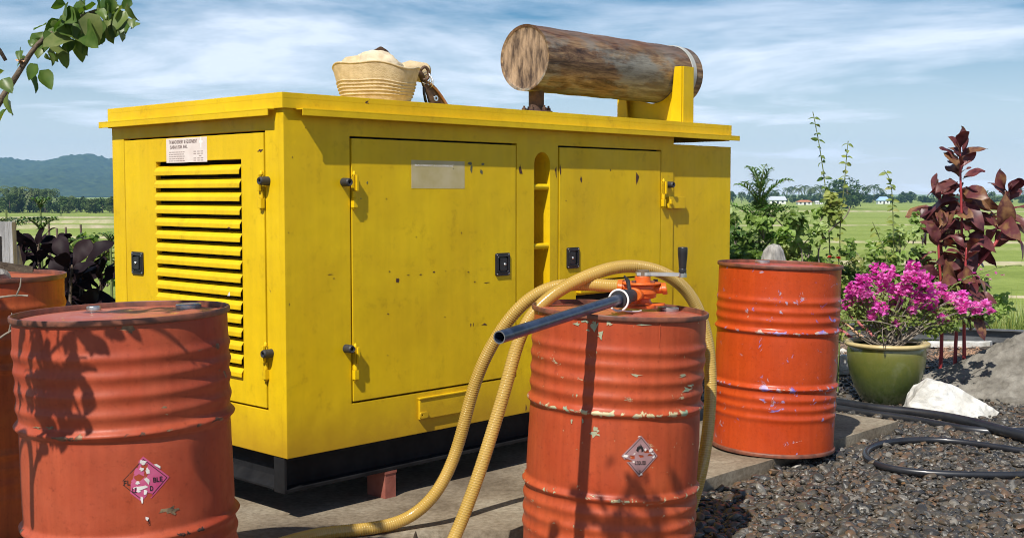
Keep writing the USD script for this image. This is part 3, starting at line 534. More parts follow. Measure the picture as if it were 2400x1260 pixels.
DR, DH, RIM, HOOP = 0.286, 0.88, 0.2945, 0.300
HZ = (0.30, 0.58)
class Drum: pass
def drum(label, base, tilt, paint, lid_mat, seed, hz=HZ, beads=((0.63, 0.68, 0.73, 0.778), (0.25, 0.20, 0.15)), dent=0.0035, bungs=()):
    D = Drum(); D.t = thing('oil_drum', label, 'oil drum', base, tilt=tilt)
    z = np.r_[np.linspace(0.018, DH - 0.016, 210)]; r = np.full_like(z, DR); wear = np.zeros_like(z)
    for h in hz: g = np.exp(-((z - h) / 0.0115) ** 2); r += (HOOP - DR) * g; wear += 0.9 * g; r -= 0.003 * np.exp(-((z - h) / 0.03) ** 2)
    for h in beads[0] + beads[1]: g = np.exp(-((z - h) / 0.0140) ** 2); r += 0.0054 * g; wear += 0.38 * g
    wear += 0.5 * np.exp(-((z - z[-1]) / 0.02) ** 2) + 0.55 * np.exp(-((z - 0.0) / 0.03) ** 2) - 0.05
    n = 128; a = np.arange(n) / n * 2 * np.pi
    P = np.stack([np.cos(a)[None] * r[:, None], np.sin(a)[None] * r[:, None], np.broadcast_to(z[:, None], (len(z), n))], -1)
    d = dent * (meshkit.fbm(P * 3.2 + seed * 7.1, 3, seed) - 0.5) * 2 + dent * 0.4 * (meshkit.noise(P * 14.0, seed + 5) - 0.5) * (0.3 + 2.0 * wear[:, None])
    d *= np.clip(np.minimum(z - z[0], z[-1] - z) / 0.05, 0, 1)[:, None]
    k = (r[:, None] + d) / r[:, None]; P[..., 0] *= k; P[..., 1] *= k
    w = np.broadcast_to(wear[:, None], (len(z), n)) * (0.55 + 0.9 * meshkit.noise(P * 5.0, seed + 9))
    tm = trimesh.Trimesh(P.reshape(-1, 3), grid_faces(len(z), n, True), process=False)
    D.shell = part(D.t, 'shell', tm, paint, True)
    UsdGeom.PrimvarsAPI(D.shell).CreatePrimvar('wear', Sdf.ValueTypeNames.FloatArray, 'vertex').Set(Vt.FloatArray.FromNumpy(w.reshape(-1).astype(np.float32)))
    for nm, zz in (('top_rim', DH), ('bottom_rim', 0.0)):
        s = -1 if zz else 1
        c = [(DR + 0.0005, 0.018), (RIM - 0.002, 0.016), (RIM, 0.012), (RIM, 0.003), (RIM - 0.0015, 0.0), (RIM - 0.006, 0.0), (RIM - 0.0075, 0.003), (RIM - 0.008, 0.017)]
        m = lathe([(q[0], zz + s * q[1]) for q in c], 96)
        if s < 0: m.invert()
        part(D.t, nm, m, M['rim_dark'], 50)
    part(D.t, 'lid', lathe([(RIM - 0.008, DH - 0.017), (RIM - 0.020, DH - 0.018), (RIM - 0.024, DH - 0.015), (0.15, DH - 0.014), (0.0001, DH - 0.0135)], 96), lid_mat, 40)
    part(D.t, 'base', lathe([(0.0001, 0.016), (RIM - 0.008, 0.017)], 64), lid_mat, 40)
    seam = [[(DR + 0.001) * math.cos(D_ := math.radians(-90 + bungs[2])), (DR + 0.001) * math.sin(D_), zz] for zz in np.linspace(0.03, DH - 0.02, 40)] if len(bungs) > 2 else None
    for k_, (ang, rad, big) in enumerate(bungs[:2]):
        p0 = np.array([rad * math.cos(ang), rad * math.sin(ang), DH - 0.014]); s = 1.0 if big else 0.55
        rg = part(D.t, 'bung', warp(lathe([(0.0001, 0.006), (0.020 * s, 0.006), (0.021 * s, 0.010), (0.026 * s, 0.010), (0.034 * s, 0.012), (0.037 * s, 0.009), (0.037 * s, 0.0)], 32), lambda q: q + p0), M['bung_ring'], 30)
        part(rg, 'plug', warp(lathe([(0.0001, 0.010), (0.017 * s, 0.010), (0.019 * s, 0.006)], 8), lambda q: q + p0), M['rim_dark'])
    D.base = np.array(base, float); D.tilt = tilt
    R = trimesh.transformations.euler_matrix(*[math.radians(q) for q in tilt], 'sxyz')[:3, :3]; D.R = R
    return D
def on_drum(D, x, y, rad=DR):
    o = D.R.T @ (CAM - D.base); r = D.R.T @ ray(x, y)
    A = r[0] ** 2 + r[1] ** 2; B = 2 * (o[0] * r[0] + o[1] * r[1]); C = o[0] ** 2 + o[1] ** 2 - rad ** 2
    t = (-B - math.sqrt(B * B - 4 * A * C)) / (2 * A); p = o + t * r
    return math.atan2(p[1], p[0]), p[2]
def on_lid(D, x, y):
    o = D.R.T @ (CAM - D.base); r = D.R.T @ ray(x, y); t = (DH - 0.014 - o[2]) / r[2]; p = o + t * r
    return math.atan2(p[1], p[0]), math.hypot(p[0], p[1])
def to_drum(D, m, ang, z, h0):
    m = m.subdivide_to_size(0.012); rad = DR + 0.0012
    return warp(m, lambda p: np.stack([(rad + h0 + p[:, 2]) * np.cos(ang + p[:, 0] / rad), (rad + h0 + p[:, 2]) * np.sin(ang + p[:, 0] / rad), z + p[:, 1]], 1))
def with_bungs(make, spots):
    D = make(()); return D
def make_drum(label, cx, d, ztop, lean, paint, lid_mat, seed, bung_px=(), rz=0.0, pitch_=0.0, **kw):
    top = np.array([(cx - 1200) / FPX * d, d, 0]); base = np.array([top[0] - DH * math.sin(math.radians(lean)), d + DH * math.sin(math.radians(pitch_)), ztop - DH])
    D0 = Drum(); D0.base = base; D0.tilt = (pitch_, lean, rz); D0.R = trimesh.transformations.euler_matrix(*[math.radians(q) for q in D0.tilt], 'sxyz')[:3, :3]
    bl = [(*on_lid(D0, x, y), big) for x, y, big in bung_px]
    bl = [(a, min(r, 0.225), b) for a, r, b in bl]
    return drum(label, base, D0.tilt, paint, lid_mat, seed, bungs=bl, **kw)
DL = make_drum('brick red oil drum under leaf shadows with a torn pink flammable label', 281.5, 3.323, 0.888, -1.6, paint_left, lid_left, 1, [(462, 718, True), (192, 722, False)], dent=0.0065)
DM = make_drum('orange red oil drum carrying the hand pump, shadow of a pipe down its front', 1454, 3.976, 0.832, 2.6, paint_mid, wear_material('mid_lid', (0.40, 0.085, 0.05), (0.48, 0.14, 0.09), [(0.20, 0.05, 0.03), DARK], 0.22, 0.64, 9.0, 0.1), 2, [(1607, 726, True)], hz=(0.30, 0.572), beads=((0.622, 0.672, 0.722, 0.768), (0.25, 0.20, 0.15)), dent=0.0055)
DRt = make_drum('bright orange oil drum scratched blue, standing at the slab edge beside the flower pot', 1829, 5.697, 0.882, 1.7, paint_right, paint_right, 3, [(1755, 611, True)], dent=0.002, hz=(0.315, 0.575), beads=((0.625, 0.67, 0.715), (0.265, 0.22, 0.175)))
DB = make_drum('red and yellow oil drum behind the front one, bark and debris on its lid', -60, 4.1, 0.935, 0.0, paint_back, paint_back, 4)
# the vertical seam on the middle drum
a_, z_ = on_drum(DM, 1545, 800)
part(DM.t, 'seam', tube([[(DR + 0.0004) * math.cos(a_), (DR + 0.0004) * math.sin(a_), q] for q in np.linspace(0.74, DH - 0.018, 12)], 0.0022, 8), paint_mid, True)
# hazard diamonds
M['pink'] = simple('pink_label', (0.42, 0.035, 0.13), (0.50, 0.10, 0.20), rough=0.5, scale=16, detail=6)
M['pink_pale'] = simple('faded_pink_label', (0.24, 0.13, 0.13), (0.34, 0.20, 0.20), rough=0.5, scale=16)
M['paper'] = simple('torn_paper', (0.55, 0.50, 0.45), (0.72, 0.68, 0.64), rough=0.7, scale=30)
M['black_ink'] = simple('black_ink', (0.012, 0.010, 0.010), rough=0.5)
def diamond(w, h, k=1.0): return Polygon([(0, h * k), (w * k, 0), (0, -h * k), (-w * k, 0)])
def blots(spec):
    out = None
    for b in spec:
        g = blot(*b).buffer(0); out = g if out is None else out.union(g)
    return out
def torn(D, px, half, body_mat, holes, flakes, words, flame):
    a0, z0 = on_drum(D, *px); w, h = half
    base = diamond(w, h)
    hole = blots(holes)
    LB = part(D.t, 'hazard_label', to_drum(D, ext(base.difference(hole).buffer(-0.0002), 0.0005), a0, z0, 0.0), body_mat, label='torn diamond hazard label')
    frame_ = diamond(w, h, 0.90).difference(diamond(w, h, 0.865)).difference(hole.buffer(0.001))
    part(LB, 'border', to_drum(D, ext(frame_, 0.0003), a0, z0, 0.0007), M['black_ink'])
    fl = blots(flakes)
    if fl is not None:
        for g in getattr(fl, 'geoms', [fl]): part(LB, 'torn_flake', to_drum(D, ext(g, 0.0004), a0, z0, 0.0011), M['paper'])
    cut = (hole.union(fl) if fl is not None else hole)
    for txt, hh, cx, cy, wd in words:
        m = meshkit.text_mesh(txt, hh, 0.0003, True); m.apply_translation([-(m.bounds[0][0] + m.bounds[1][0]) / 2, -hh / 2, 0]); m.apply_scale([wd / (m.bounds[1][0] - m.bounds[0][0]), 1, 1]); m.apply_translation([cx, cy, 0])
        part(LB, 'lettering', to_drum(D, m, a0, z0, 0.0013), M['black_ink'])
    if flame:
        f = Polygon([(0, 0.030), (0.0025, 0.020), (0.006, 0.026), (0.0075, 0.017), (0.012, 0.020), (0.011, 0.011), (0.016, 0.010), (0.011, 0.003), (0.006, 0.001), (0.0055, 0.010), (0.002, 0.014), (-0.001, 0.008), (-0.004, 0.012), (-0.006, 0.001), (-0.011, 0.004), (-0.016, 0.009), (-0.0115, 0.012), (-0.012, 0.019), (-0.0075, 0.018), (-0.005, 0.025), (-0.0025, 0.020)])
        part(LB, 'flame', to_drum(D, ext(affinity.translate(affinity.scale(f, 0.85, 0.95, origin=(0, 0)), -0.002, 0.012), 0.0003), a0, z0, 0.0013), M['black_ink'])
rng = np.random.default_rng(21)
torn(DL, (338, 1125), (0.066, 0.064), M['pink'],
     [(0.003, 0.036, 0.020, 0.026), (-0.012, 0.010, 0.030, 0.022), (0.002, -0.052, 0.034, 0.030), (0.012, -0.040, 0.020, 0.018), (-0.030, 0.018, 0.014, 0.012), (0.004, 0.012, 0.010, 0.03)],
     [(0.000, 0.050, 0.018, 0.016), (-0.006, 0.032, 0.012, 0.014), (0.010, 0.022, 0.012, 0.022), (0.006, -0.004, 0.016, 0.030), (-0.008, -0.018, 0.030, 0.016), (0.002, -0.030, 0.014, 0.014), (-0.016, -0.026, 0.010, 0.010), (-0.008, -0.050, 0.007, 0.024), (0.034, 0.034, 0.022, 0.010, 9, -40), (-0.024, -0.016, 0.012, 0.007), (0.004, -0.098, 0.010, 0.016), (-0.018, -0.004, 0.014, 0.010)],
     [('FL', 0.012, -0.043, -0.001, 0.016), ('BLE', 0.012, 0.034, -0.001, 0.024), ('LI', 0.012, -0.026, -0.022, 0.010), ('D', 0.012, 0.017, -0.022, 0.008), ('3', 0.010, 0.006, -0.110, 0.006)], False)
torn(DM, (1500, 1068), (0.060, 0.066), M['pink_pale'],
     [(-0.020, -0.004, 0.050, 0.014), (0.020, 0.014, 0.022, 0.012), (0.030, 0.004, 0.026, 0.008), (0.004, 0.001, 0.018, 0.012), (-0.040, -0.014, 0.03, 0.012)],
     [(-0.046, 0.000, 0.022, 0.010), (0.036, 0.018, 0.020, 0.012), (0.016, 0.022, 0.008, 0.012), (-0.012, 0.008, 0.026, 0.005), (0.040, 0.008, 0.012, 0.005), (-0.006, 0.062, 0.010, 0.006), (0.006, -0.058, 0.010, 0.010), (0.046, -0.004, 0.010, 0.010), (-0.020, -0.018, 0.010, 0.008)],
     [('LIQUID', 0.0115, 0.002, -0.021, 0.036), ('3', 0.010, 0.001, -0.050, 0.006)], True)
# larger patches of bare paint, each with its own outline
def patch(D, spots, mat):
    for (x, y, w, h) in spots:
        a, z = on_drum(D, x, y); s = 3.72 / 2800 * (D.base[1] / 4.0)
        part(D.t, 'bare_patch', to_drum(D, ext(blot(0, 0, w * s, h * s, 12, 0, 0.75), 0.0004), a, z, 0.0002), mat)
M['greenish'] = simple('old_green_paint', (0.22, 0.28, 0.19), (0.38, 0.34, 0.21), rough=0.6, scale=40)
M['bare'] = simple('bare_brown_metal', (0.05, 0.03, 0.02), (0.25, 0.17, 0.09), rough=0.6, scale=50)
patch(DM, [(1352, 758, 20, 14), (1372, 752, 26, 10), (1393, 765, 22, 30), (1408, 785, 14, 26), (1428, 757, 18, 14), (1392, 1014, 26, 24), (1398, 1005, 16, 14), (1495, 855, 20, 8), (1490, 878, 36, 9), (1610, 912, 40, 14), (1618, 902, 26, 10), (1600, 880, 30, 8), (1384, 962, 16, 12), (1340, 986, 6, 12), (1366, 985, 6, 12), (1505, 760, 40, 4)], M['greenish'])
patch(DL, [(384, 958, 24, 16), (392, 964, 12, 18), (396, 1194, 44, 18), (404, 1200, 20, 12), (238, 1000, 24, 14), (298, 1008, 30, 10), (85, 1000, 40, 10), (120, 1003, 30, 9), (395, 910, 22, 3), (437, 918, 26, 4), (268, 980, 30, 4), (244, 940, 22, 4)], M['bare'])

# ------------------------------------------------------------------ hand pump on the middle drum
lc = DM.base + DM.R @ np.array([0, 0, DH - 0.0135])
pa = on_d(1503, 700, 4.07)
pump = thing('hand_pump', 'orange cast rotary hand pump with crank, bolted to the middle drum lid', 'hand pump', (pa[0], pa[1], lc[2] + 0.005), 0)
UsdGeom.Xformable(pump).AddScaleOp().Set(Gf.Vec3f(1.08, 1.08, 0.70))
M['orange'] = simple('orange_casting', (0.62, 0.13, 0.012), (0.52, 0.085, 0.012), rough=0.4, scale=18, bump=0.15, bscale=60, bevel=0.003)
O_ = M['orange']
yz = lambda m: warp(m, lambda p: np.stack([p[:, 0], -p[:, 2], p[:, 1]], 1))     # drawn upright, rising towards the viewer
def at(m, x, y, z): m = m.copy(); m.apply_translation([x, y, z]); return m
# foot flange on the bung, tapered neck
part(pump, 'foot', cat_([ext(Point(0, 0).buffer(0.046, 24), 0.012), at(ext(rect(-0.075, -0.024, 0.075, 0.024, 0.02), 0.010), 0, 0, 0.0125), lathe([(0.036, 0.022), (0.030, 0.034), (0.030, 0.052)], 28)]), O_, 40)
# round casing lying with its axis towards the viewer's left, lugs round the cover
casing = lathe([(0.0001, -0.034), (0.040, -0.034), (0.046, -0.030), (0.048, -0.012), (0.053, -0.010), (0.053, 0.010), (0.048, 0.012), (0.046, 0.030), (0.040, 0.034), (0.0001, 0.034)], 40)
casing.apply_translation([0, 0, 0.082])
part(pump, 'casing', casing, O_, 35)
cov = [lathe([(0.0001, 0.010), (0.058, 0.010), (0.062, 0.007), (0.062, 0.0), (0.0001, 0.0)], 40)]
cov[0].apply_translation([0, 0, 0.116]); part(pump, 'cover', cov[0], O_, 35)
for k in range(5):
    a = math.radians(72 * k + 20); part(pump, 'cover_bolt', at(lathe([(0.0001, 0.012), (0.007, 0.012), (0.0075, 0.010), (0.0075, 0.0)], 6), 0.050 * math.cos(a), 0.050 * math.sin(a), 0.1255), M['chrome'] if k in (1, 2) else M['rim_dark'])
part(pump, 'shaft_boss', at(lathe([(0.026, 0.0), (0.025, 0.026), (0.020, 0.030), (0.0001, 0.030)], 24), 0.004, 0, 0.1262), O_, 40)
# two ports: inlet towards the hose, outlet towards the pipe, plus a plugged one on the right
def port(d, l, r, z=0.082):
    d = np.array(d, float); d /= np.linalg.norm(d); c = np.array([0, 0, z])
    return tube([c + d * q for q in (0.03, l - 0.016, l - 0.0155, l - 0.002, l)], [r, r, r * 1.3, r * 1.3, r * 1.22], 22)
pe = on_d(1170, 790, 3.15) - np.array([pa[0], pa[1], lc[2] + 0.005]); pd = pe - np.array([0, 0, 0.053]); pl_ = np.linalg.norm(pd); pd = pd / pl_
part(pump, 'outlet_port', port(pd, 0.085, 0.026, 0.076), O_, 40)
hoseport = np.array([-1.0, 0.16, 0.04]); hoseport /= np.linalg.norm(hoseport)
part(pump, 'inlet_port', port(hoseport, 0.075, 0.026, 0.100), O_, 40)
part(pump, 'side_plug', port((1.0, -0.1, 0.12), 0.080, 0.022, 0.086), O_, 40)
# crank arm and grip
arm = ext(Polygon([(-0.020, -0.019), (0.012, -0.019), (0.025, -0.013), (0.118, -0.009), (0.130, -0.012), (0.136, 0), (0.130, 0.012), (0.118, 0.010), (0.025, 0.013), (0.012, 0.019), (-0.020, 0.019)]), 0.016)
CR_ = part(pump, 'crank_arm', at(warp(arm, lambda p: p * [1, 1, 1] + np.c_[0 * p[:, 0], -0.1 * p[:, 0], -0.02 * p[:, 0]]), 0.004, 0.0, 0.158), M['aluminium'])
part(CR_, 'hub', at(lathe([(0.020, 0.0), (0.020, 0.034), (0.016, 0.036), (0.0001, 0.036)], 20), 0.004, 0, 0.1495), simple('brown_steel', (0.16, 0.11, 0.07), (0.3, 0.24, 0.17), rough=0.4, metallic=0.5, scale=40), 40)
g0_ = np.array([0.128, -0.0128, 0.150])
part(CR_, 'grip', at(lathe([(0.0001, 0.0), (0.012, 0.0), (0.0125, 0.018), (0.0105, 0.022), (0.0115, 0.026), (0.0155, 0.095), (0.0158, 0.122), (0.0135, 0.127), (0.0001, 0.128)], 24), *(g0_ + [0, 0, 0.020])), M['black_plastic'], 40)
part(CR_, 'grip_ferrule', at(lathe([(0.0001, -0.001), (0.014, 0.0), (0.014, 0.020), (0.0001, 0.020)], 20), *g0_), M['chrome'], 40)
# black pipe with collar, loose white cable tie and its latch lever
org = np.array([pa[0], pa[1], lc[2] + 0.005]); o0 = org + [0, 0, 0.053]
pipe = thing('delivery_pipe', 'black plastic pipe sticking out from the pump over the drum rim', 'pipe', o0, 0)
M['navy'] = simple('blue_black_pipe', (0.010, 0.014, 0.030), (0.028, 0.040, 0.075), rough=0.32, scale=24, detail=6, coat=0.2)
seg = [pd * q for q in np.linspace(0.20, pl_, 30)]
outer_ = tube(seg, 0.0178, 28, False); innr = tube(seg, 0.0148, 28, False); innr.invert()
ring_ = trimesh.Trimesh(np.vstack([outer_.vertices[-28:], innr.vertices[-28:]]), [(j, 28 + j, (j + 1) % 28) for j in range(28)] + [((j + 1) % 28, 28 + j, 28 + (j + 1) % 28) for j in range(28)], process=False)
part(pipe, 'tube', cat_([outer_, innr]), M['navy'], True); part(pipe, 'cut_end', ring_, simple('scuffed_pipe_end', (0.12, 0.12, 0.12), rough=0.5))
part(pipe, 'collar', tube([pd * q for q in (0.082, 0.088, 0.14, 0.1405, 0.20, 0.205)], [0.021, 0.022, 0.022, 0.026, 0.0285, 0.027], 26), M['rubber'], 35)
tl = tube([pd * 0.10 + np.array([-0.004, 0, 0.022]), pd * 0.085 + np.array([-0.016, -0.01, 0.05]), pd * 0.09 + np.array([-0.026, -0.012, 0.066])], [0.007, 0.0075, 0.003], 8)
part(pipe, 'cam_lever', tl, M['rubber'], 40)
t_, n_, b_ = frames(np.array(seg)); e1, e2 = n_[0], b_[0]
tie = thing('cable_tie', 'loose white plastic cable tie round the black pipe', 'cable tie', o0, 0)
part(tie, 'loop', tube([pd * (0.205 + 0.004 * math.sin(a)) + 0.034 * (math.cos(a) * e1 + math.sin(a) * e2) - np.array([0, 0, 0.003]) for a in np.linspace(0, 2 * np.pi, 50)], 0.0035, 8), M['white'], True)
part(tie, 'tail', tube(spline([pd * 0.205 + 0.034 * (-np.array([0, 0, 1.0])) , pd * 0.17 + np.array([0.03, 0, -0.044]), pd * 0.12 + np.array([0.045, 0.01, -0.048])], 0.01), 0.0022, 6), M['white'], True)

# ------------------------------------------------------------------ ribbed suction hoses
def hose_material(name, c1, c2):
    nodes = {'g': ('geometry', {}), 'n': ('noise_texture', {'scale': 6.0, 'detail': 4.0}), 'r': ('rgb_ramp', {'ramp': [(0.35, c1), (0.65, c2)]}), 'p': ('principled_bsdf', {'roughness': 0.22, 'specular_ior_level': 0.6, 'coat_weight': 0.9, 'coat_roughness': 0.14}),
             't': ('translucent_bsdf', {}), 'mc': ('mix_closure', {'fac': 0.42})}
    return usdkit.material(stage, L + name, nodes, [('g.position', 'n.vector'), ('n.fac', 'r.fac'), ('r.color', 'p.base_color'), ('r.color', 't.color'), ('p.BSDF', 'mc.closure1'), ('t.BSDF', 'mc.closure2')], surface='mc.closure')
M['hose'] = hose_material('amber_hose', (0.66, 0.43, 0.08), (0.74, 0.50, 0.12))
M['hose_rib'] = hose_material('amber_hose_rib', (0.70, 0.48, 0.13), (0.78, 0.55, 0.17))
def hose(label, pts, r=0.0220):
    path = spline(pts, 0.0085); h = thing('ribbed_hose', label, 'hose', path[0], 0)
    p = path - path[0]; part(h, 'tube', tube(p, r, 22, True), M['hose'], True)
    t, N, B = frames(p); nt = 14; s = np.linspace(0, len(p) - 1, (len(p) - 1) * nt)
    i = np.minimum(s.astype(int), len(p) - 2); f = (s - i)[:, None]; a = s * 2 * np.pi
    nn = N[i] * (1 - f) + N[i + 1] * f; bb = B[i] * (1 - f) + B[i + 1] * f
    sp = p[i] * (1 - f) + p[i + 1] * f + (r - 0.0007) * (np.cos(a)[:, None] * nn + np.sin(a)[:, None] * bb)
    part(h, 'reinforcing_spiral', tube(sp, 0.0020, 6), M['hose_rib'], True)
def PX(*l): return [on_d(x, y, d) if d > 0 else on_z(x, y, -d) for x, y, d in l]
hose('amber ribbed hose from the pump inlet, trailing away over the slab', [org + [0, 0, 0.070] + hoseport * 0.066] + PX((1395, 667, 4.13), (1300, 672, 4.18), (1235, 705, 4.2), (1172, 778, 4.24), (1120, 880, 4.28), (1088, 990, 4.3), (1062, 1075, 4.3), (1020, 1155, 4.27), (955, 1212, 4.25), (860, 1238, -0.025), (740, 1252, -0.025), (600, 1290, -0.025), (420, 1300, -0.025)))
hose('amber ribbed hose arching high over the pump and down on both sides', PX((1560, 1275, -0.027), (1604, 1230, 4.28), (1642, 1110, 4.3), (1664, 950, 4.36), (1658, 800, 4.38), (1622, 700, 4.36), (1562, 644, 4.3), (1480, 624, 4.22), (1400, 638, 4.14), (1300, 688, 4.08), (1232, 762, 4.05), (1192, 880, 4.02), (1154, 1010, 4.0), (1108, 1150, 3.97), (1062, 1265, 3.94), (1040, 1310, 3.9)))

# ------------------------------------------------------------------ basket and strap on the roof
rng = np.random.default_rng(11)
def roof_at(x, v, z): u, zz = side(x, 220, v); q = BOX0 + BU * u + BV * v; return np.array([q[0], q[1], z])
M['straw'] = simple('woven_straw', (0.50, 0.37, 0.20), (0.66, 0.52, 0.31), rough=0.75, scale=30, detail=6, bump=0.5, bscale=260)
M['straw_pale'] = simple('pale_cloth', (0.50, 0.39, 0.24), (0.66, 0.55, 0.38), rough=0.8, scale=20, bump=0.3, bscale=120)
M['leather'] = simple('dark_brown_leather', (0.045, 0.024, 0.014), (0.14, 0.075, 0.04), rough=0.6, scale=18, bump=0.3)
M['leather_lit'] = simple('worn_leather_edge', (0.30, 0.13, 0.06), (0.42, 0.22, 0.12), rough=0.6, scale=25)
bc = roof_at(884, 0.24, roof_top)
bk = thing('straw_basket', 'woven straw basket packed with cloth, standing on the generator roof', 'basket', bc, BDEG)
prof = [(0.0001, 0.002), (0.128, 0.002), (0.134, 0.006), (0.150, 0.055), (0.168, 0.125), (0.174, 0.150), (0.172, 0.154), (0.168, 0.150), (0.160, 0.115), (0.14, 0.09), (0.0001, 0.085)]
bm = lathe(prof[:6] + prof[6:], 72); q = np.array(bm.vertices); an = np.arctan2(q[:, 1], q[:, 0]); q[:, 0] *= 1 + 0.04 * np.cos(2 * an + 0.8); q[:, 1] *= 1 + 0.04 * np.sin(3 * an); q[:, 2] += (0.010 * np.sin(2 * an + 1) + 0.006 * np.sin(5 * an)) * np.clip((q[:, 2] - 0.02) / 0.13, 0, 1); bm.vertices = q
part(bk, 'body', bm, M['straw'], 40)
for k, zz in enumerate((0.035, 0.048, 0.061, 0.074, 0.087)):
    rr = np.interp(zz, [0.006, 0.055, 0.125, 0.15], [0.134, 0.150, 0.168, 0.174]) + 0.0005
    a = np.linspace(0, 2 * np.pi, 181); pth = np.stack([rr * (1 + 0.04 * np.cos(2 * a + 0.8)) * np.cos(a), rr * (1 + 0.04 * np.sin(3 * a)) * np.sin(a), zz + (0.010 * np.sin(2 * a + 1) + 0.006 * np.sin(5 * a)) * (zz - 0.02) / 0.13], 1)
    part(bk, 'plait', tube(pth, 0.0022 + 0.0012 * (np.arange(181) % 3 == 0), 6, False), M['straw'], True)
a = np.linspace(0, 2 * np.pi, 181); pth = np.stack([0.173 * (1 + 0.04 * np.cos(2 * a + 0.8)) * np.cos(a), 0.173 * (1 + 0.04 * np.sin(3 * a)) * np.sin(a), 0.152 + 0.010 * np.sin(2 * a + 1) + 0.006 * np.sin(5 * a)], 1)
part(bk, 'rim', tube(pth, 0.004, 8, False), M['straw'], True)
def lump(rx, ry, rz, seed, amp=0.18, sub=3):
    m = trimesh.creation.icosphere(subdivisions=sub); v = np.array(m.vertices); v *= (1 + amp * (meshkit.fbm(v * 1.7 + seed, 3, seed) - 0.5) * 2)[:, None]; m.vertices = v * [rx, ry, rz]; return m
part(bk, 'bundled_cloth', at(lump(0.10, 0.09, 0.072, 4, 0.32), -0.01, -0.03, 0.150), M['straw_pale'], True)
hd = thing('straw_hat', 'pale straw hat lying crown up in the basket', 'hat', bc + [0, 0, 0.0], BDEG)
part(hd, 'crown', at(lathe([(0.0001, 0.192), (0.035, 0.194), (0.070, 0.187), (0.092, 0.165), (0.100, 0.13)], 40), -0.045, 0.04, 0.005), M['straw'], True)
part(hd, 'hat_band', at(lathe([(0.0965, 0.160), (0.099, 0.145), (0.102, 0.13)], 40), -0.045, 0.04, 0.005), M['straw_pale'], True)
flp = Polygon([(-0.045, -0.01), (-0.035, 0.03), (0.0, 0.048), (0.035, 0.035), (0.06, 0.012), (0.02, 0.0), (-0.01, -0.022)])
sh = thing('leather_flap', 'dark brown leather flap poking up between hat and cloth in the basket', 'leather scrap', bc + np.array([0, 0, 0.19]), BDEG)
part(sh, 'flap', to_side(ext(flp, 0.006), -0.02), M['leather'])
wv = thing('woven_roll', 'pale woven roll leaning out behind the basket', 'woven roll', roof_at(962, 0.33, roof_top + 0.155), BDEG)
part(wv, 'roll', cat_([tube([[-0.07, 0.02, 0.0], [0.0, 0, 0.012], [0.065, -0.02, 0.006], [0.075, -0.022, 0.004]], [0.03, 0.044, 0.043, 0.036], 24)]), M['straw'], 40)
sb = roof_at(990, 0.22, roof_top)
st = thing('leather_strap', 'bundle of dark leather straps with a metal eyelet, sloping off the basket', 'strap bundle', sb, BDEG)
part(st, 'strap', tube(spline([(-0.03, 0, 0.150), (-0.005, 0.0, 0.135), (0.03, 0.01, 0.09), (0.07, 0.0, 0.045), (0.11, -0.005, 0.004)], 0.008), 0.013, 10), M['leather'], True)
w1 = ext(Polygon([(-0.008, 0.095), (0.03, 0.10), (0.078, 0.058), (0.125, 0.0), (0.028, 0.0)]), 0.010); part(st, 'sheath', to_side(w1, -0.016), M['leather'])
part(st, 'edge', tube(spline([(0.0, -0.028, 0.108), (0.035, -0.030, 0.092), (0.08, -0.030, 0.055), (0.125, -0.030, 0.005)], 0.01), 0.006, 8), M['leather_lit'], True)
part(st, 'buckle', tube(spline([(-0.035, -0.03, 0.155), (-0.005, -0.034, 0.165), (0.005, -0.034, 0.135), (-0.02, -0.03, 0.115)], 0.008), 0.007, 8), M['leather'], True)
part(st, 'wire_binding', cat_([tube([[0.002 + k * 0.008, -0.02 + 0.028 * math.cos(a), 0.125 - k * 0.009 + 0.024 * math.sin(a)] for a in np.linspace(0, 2 * np.pi, 20)], 0.0022, 6) for k in range(3)]), M['aluminium'], True, kind='stuff')
part(st, 'eyelet', to_side(at(lathe([(0.006, 0.0), (0.006, 0.004), (0.012, 0.004), (0.013, 0.0)], 18), 0.052, 0.042, 0), -0.026), M['chrome'])
part(st, 'hanging_thong', tube(spline([(-0.01, -0.02, 0.085), (-0.008, -0.022, 0.05), (0.006, -0.02, 0.018), (0.022, -0.02, 0.003)], 0.006), 0.006, 8), M['rubber'], True)

# ------------------------------------------------------------------ gravel: stones one by one in front, the rest as one mass
rng = np.random.default_rng(5)
M['pebble'] = by_random('river_pebble', [(0.032, 0.032, 0.030), (0.070, 0.061, 0.045), (0.024, 0.024, 0.024), (0.107, 0.080, 0.050), (0.053, 0.050, 0.043), (0.018, 0.019, 0.021), (0.085, 0.075, 0.058), (0.123, 0.070, 0.037), (0.043, 0.043, 0.040), (0.192, 0.176, 0.149), (0.058, 0.048, 0.035), (0.027, 0.027, 0.027), (0.090, 0.067, 0.045), (0.048, 0.045, 0.037)], rough=0.42, spec=0.45, bump=0.35, bscale=90.0, vein=40.0, NOISY=0.25)
def pebble(seed):
    m = trimesh.creation.icosphere(subdivisions=2); v = np.array(m.vertices); v *= (1 + 0.55 * (meshkit.fbm(v * 1.1 + seed * 3.3, 2, seed) - 0.5))[:, None]
    for _ in range(4):                                   # a few knocked-off faces
        d = np.random.default_rng(seed * 17 + _).normal(size=3); d /= np.linalg.norm(d); h = v @ d; lim = np.quantile(h, 0.86); v -= np.outer(np.maximum(h - lim, 0) * 0.85, d)
    m.vertices = v * [1.0, 0.74, 0.46]; return trimesh.Trimesh(m.vertices, m.faces, process=False)
PEB = [pebble(k + 1) for k in range(8)]
def rand_rot():
    return trimesh.transformations.euler_matrix(rng.normal(0, 0.35), rng.normal(0, 0.35), rng.uniform(0, 6.28))
prep = gb.buffer(-0.02).difference(s2.buffer(0.03)).difference(s1.buffer(0.01))
big, tries = [], 0
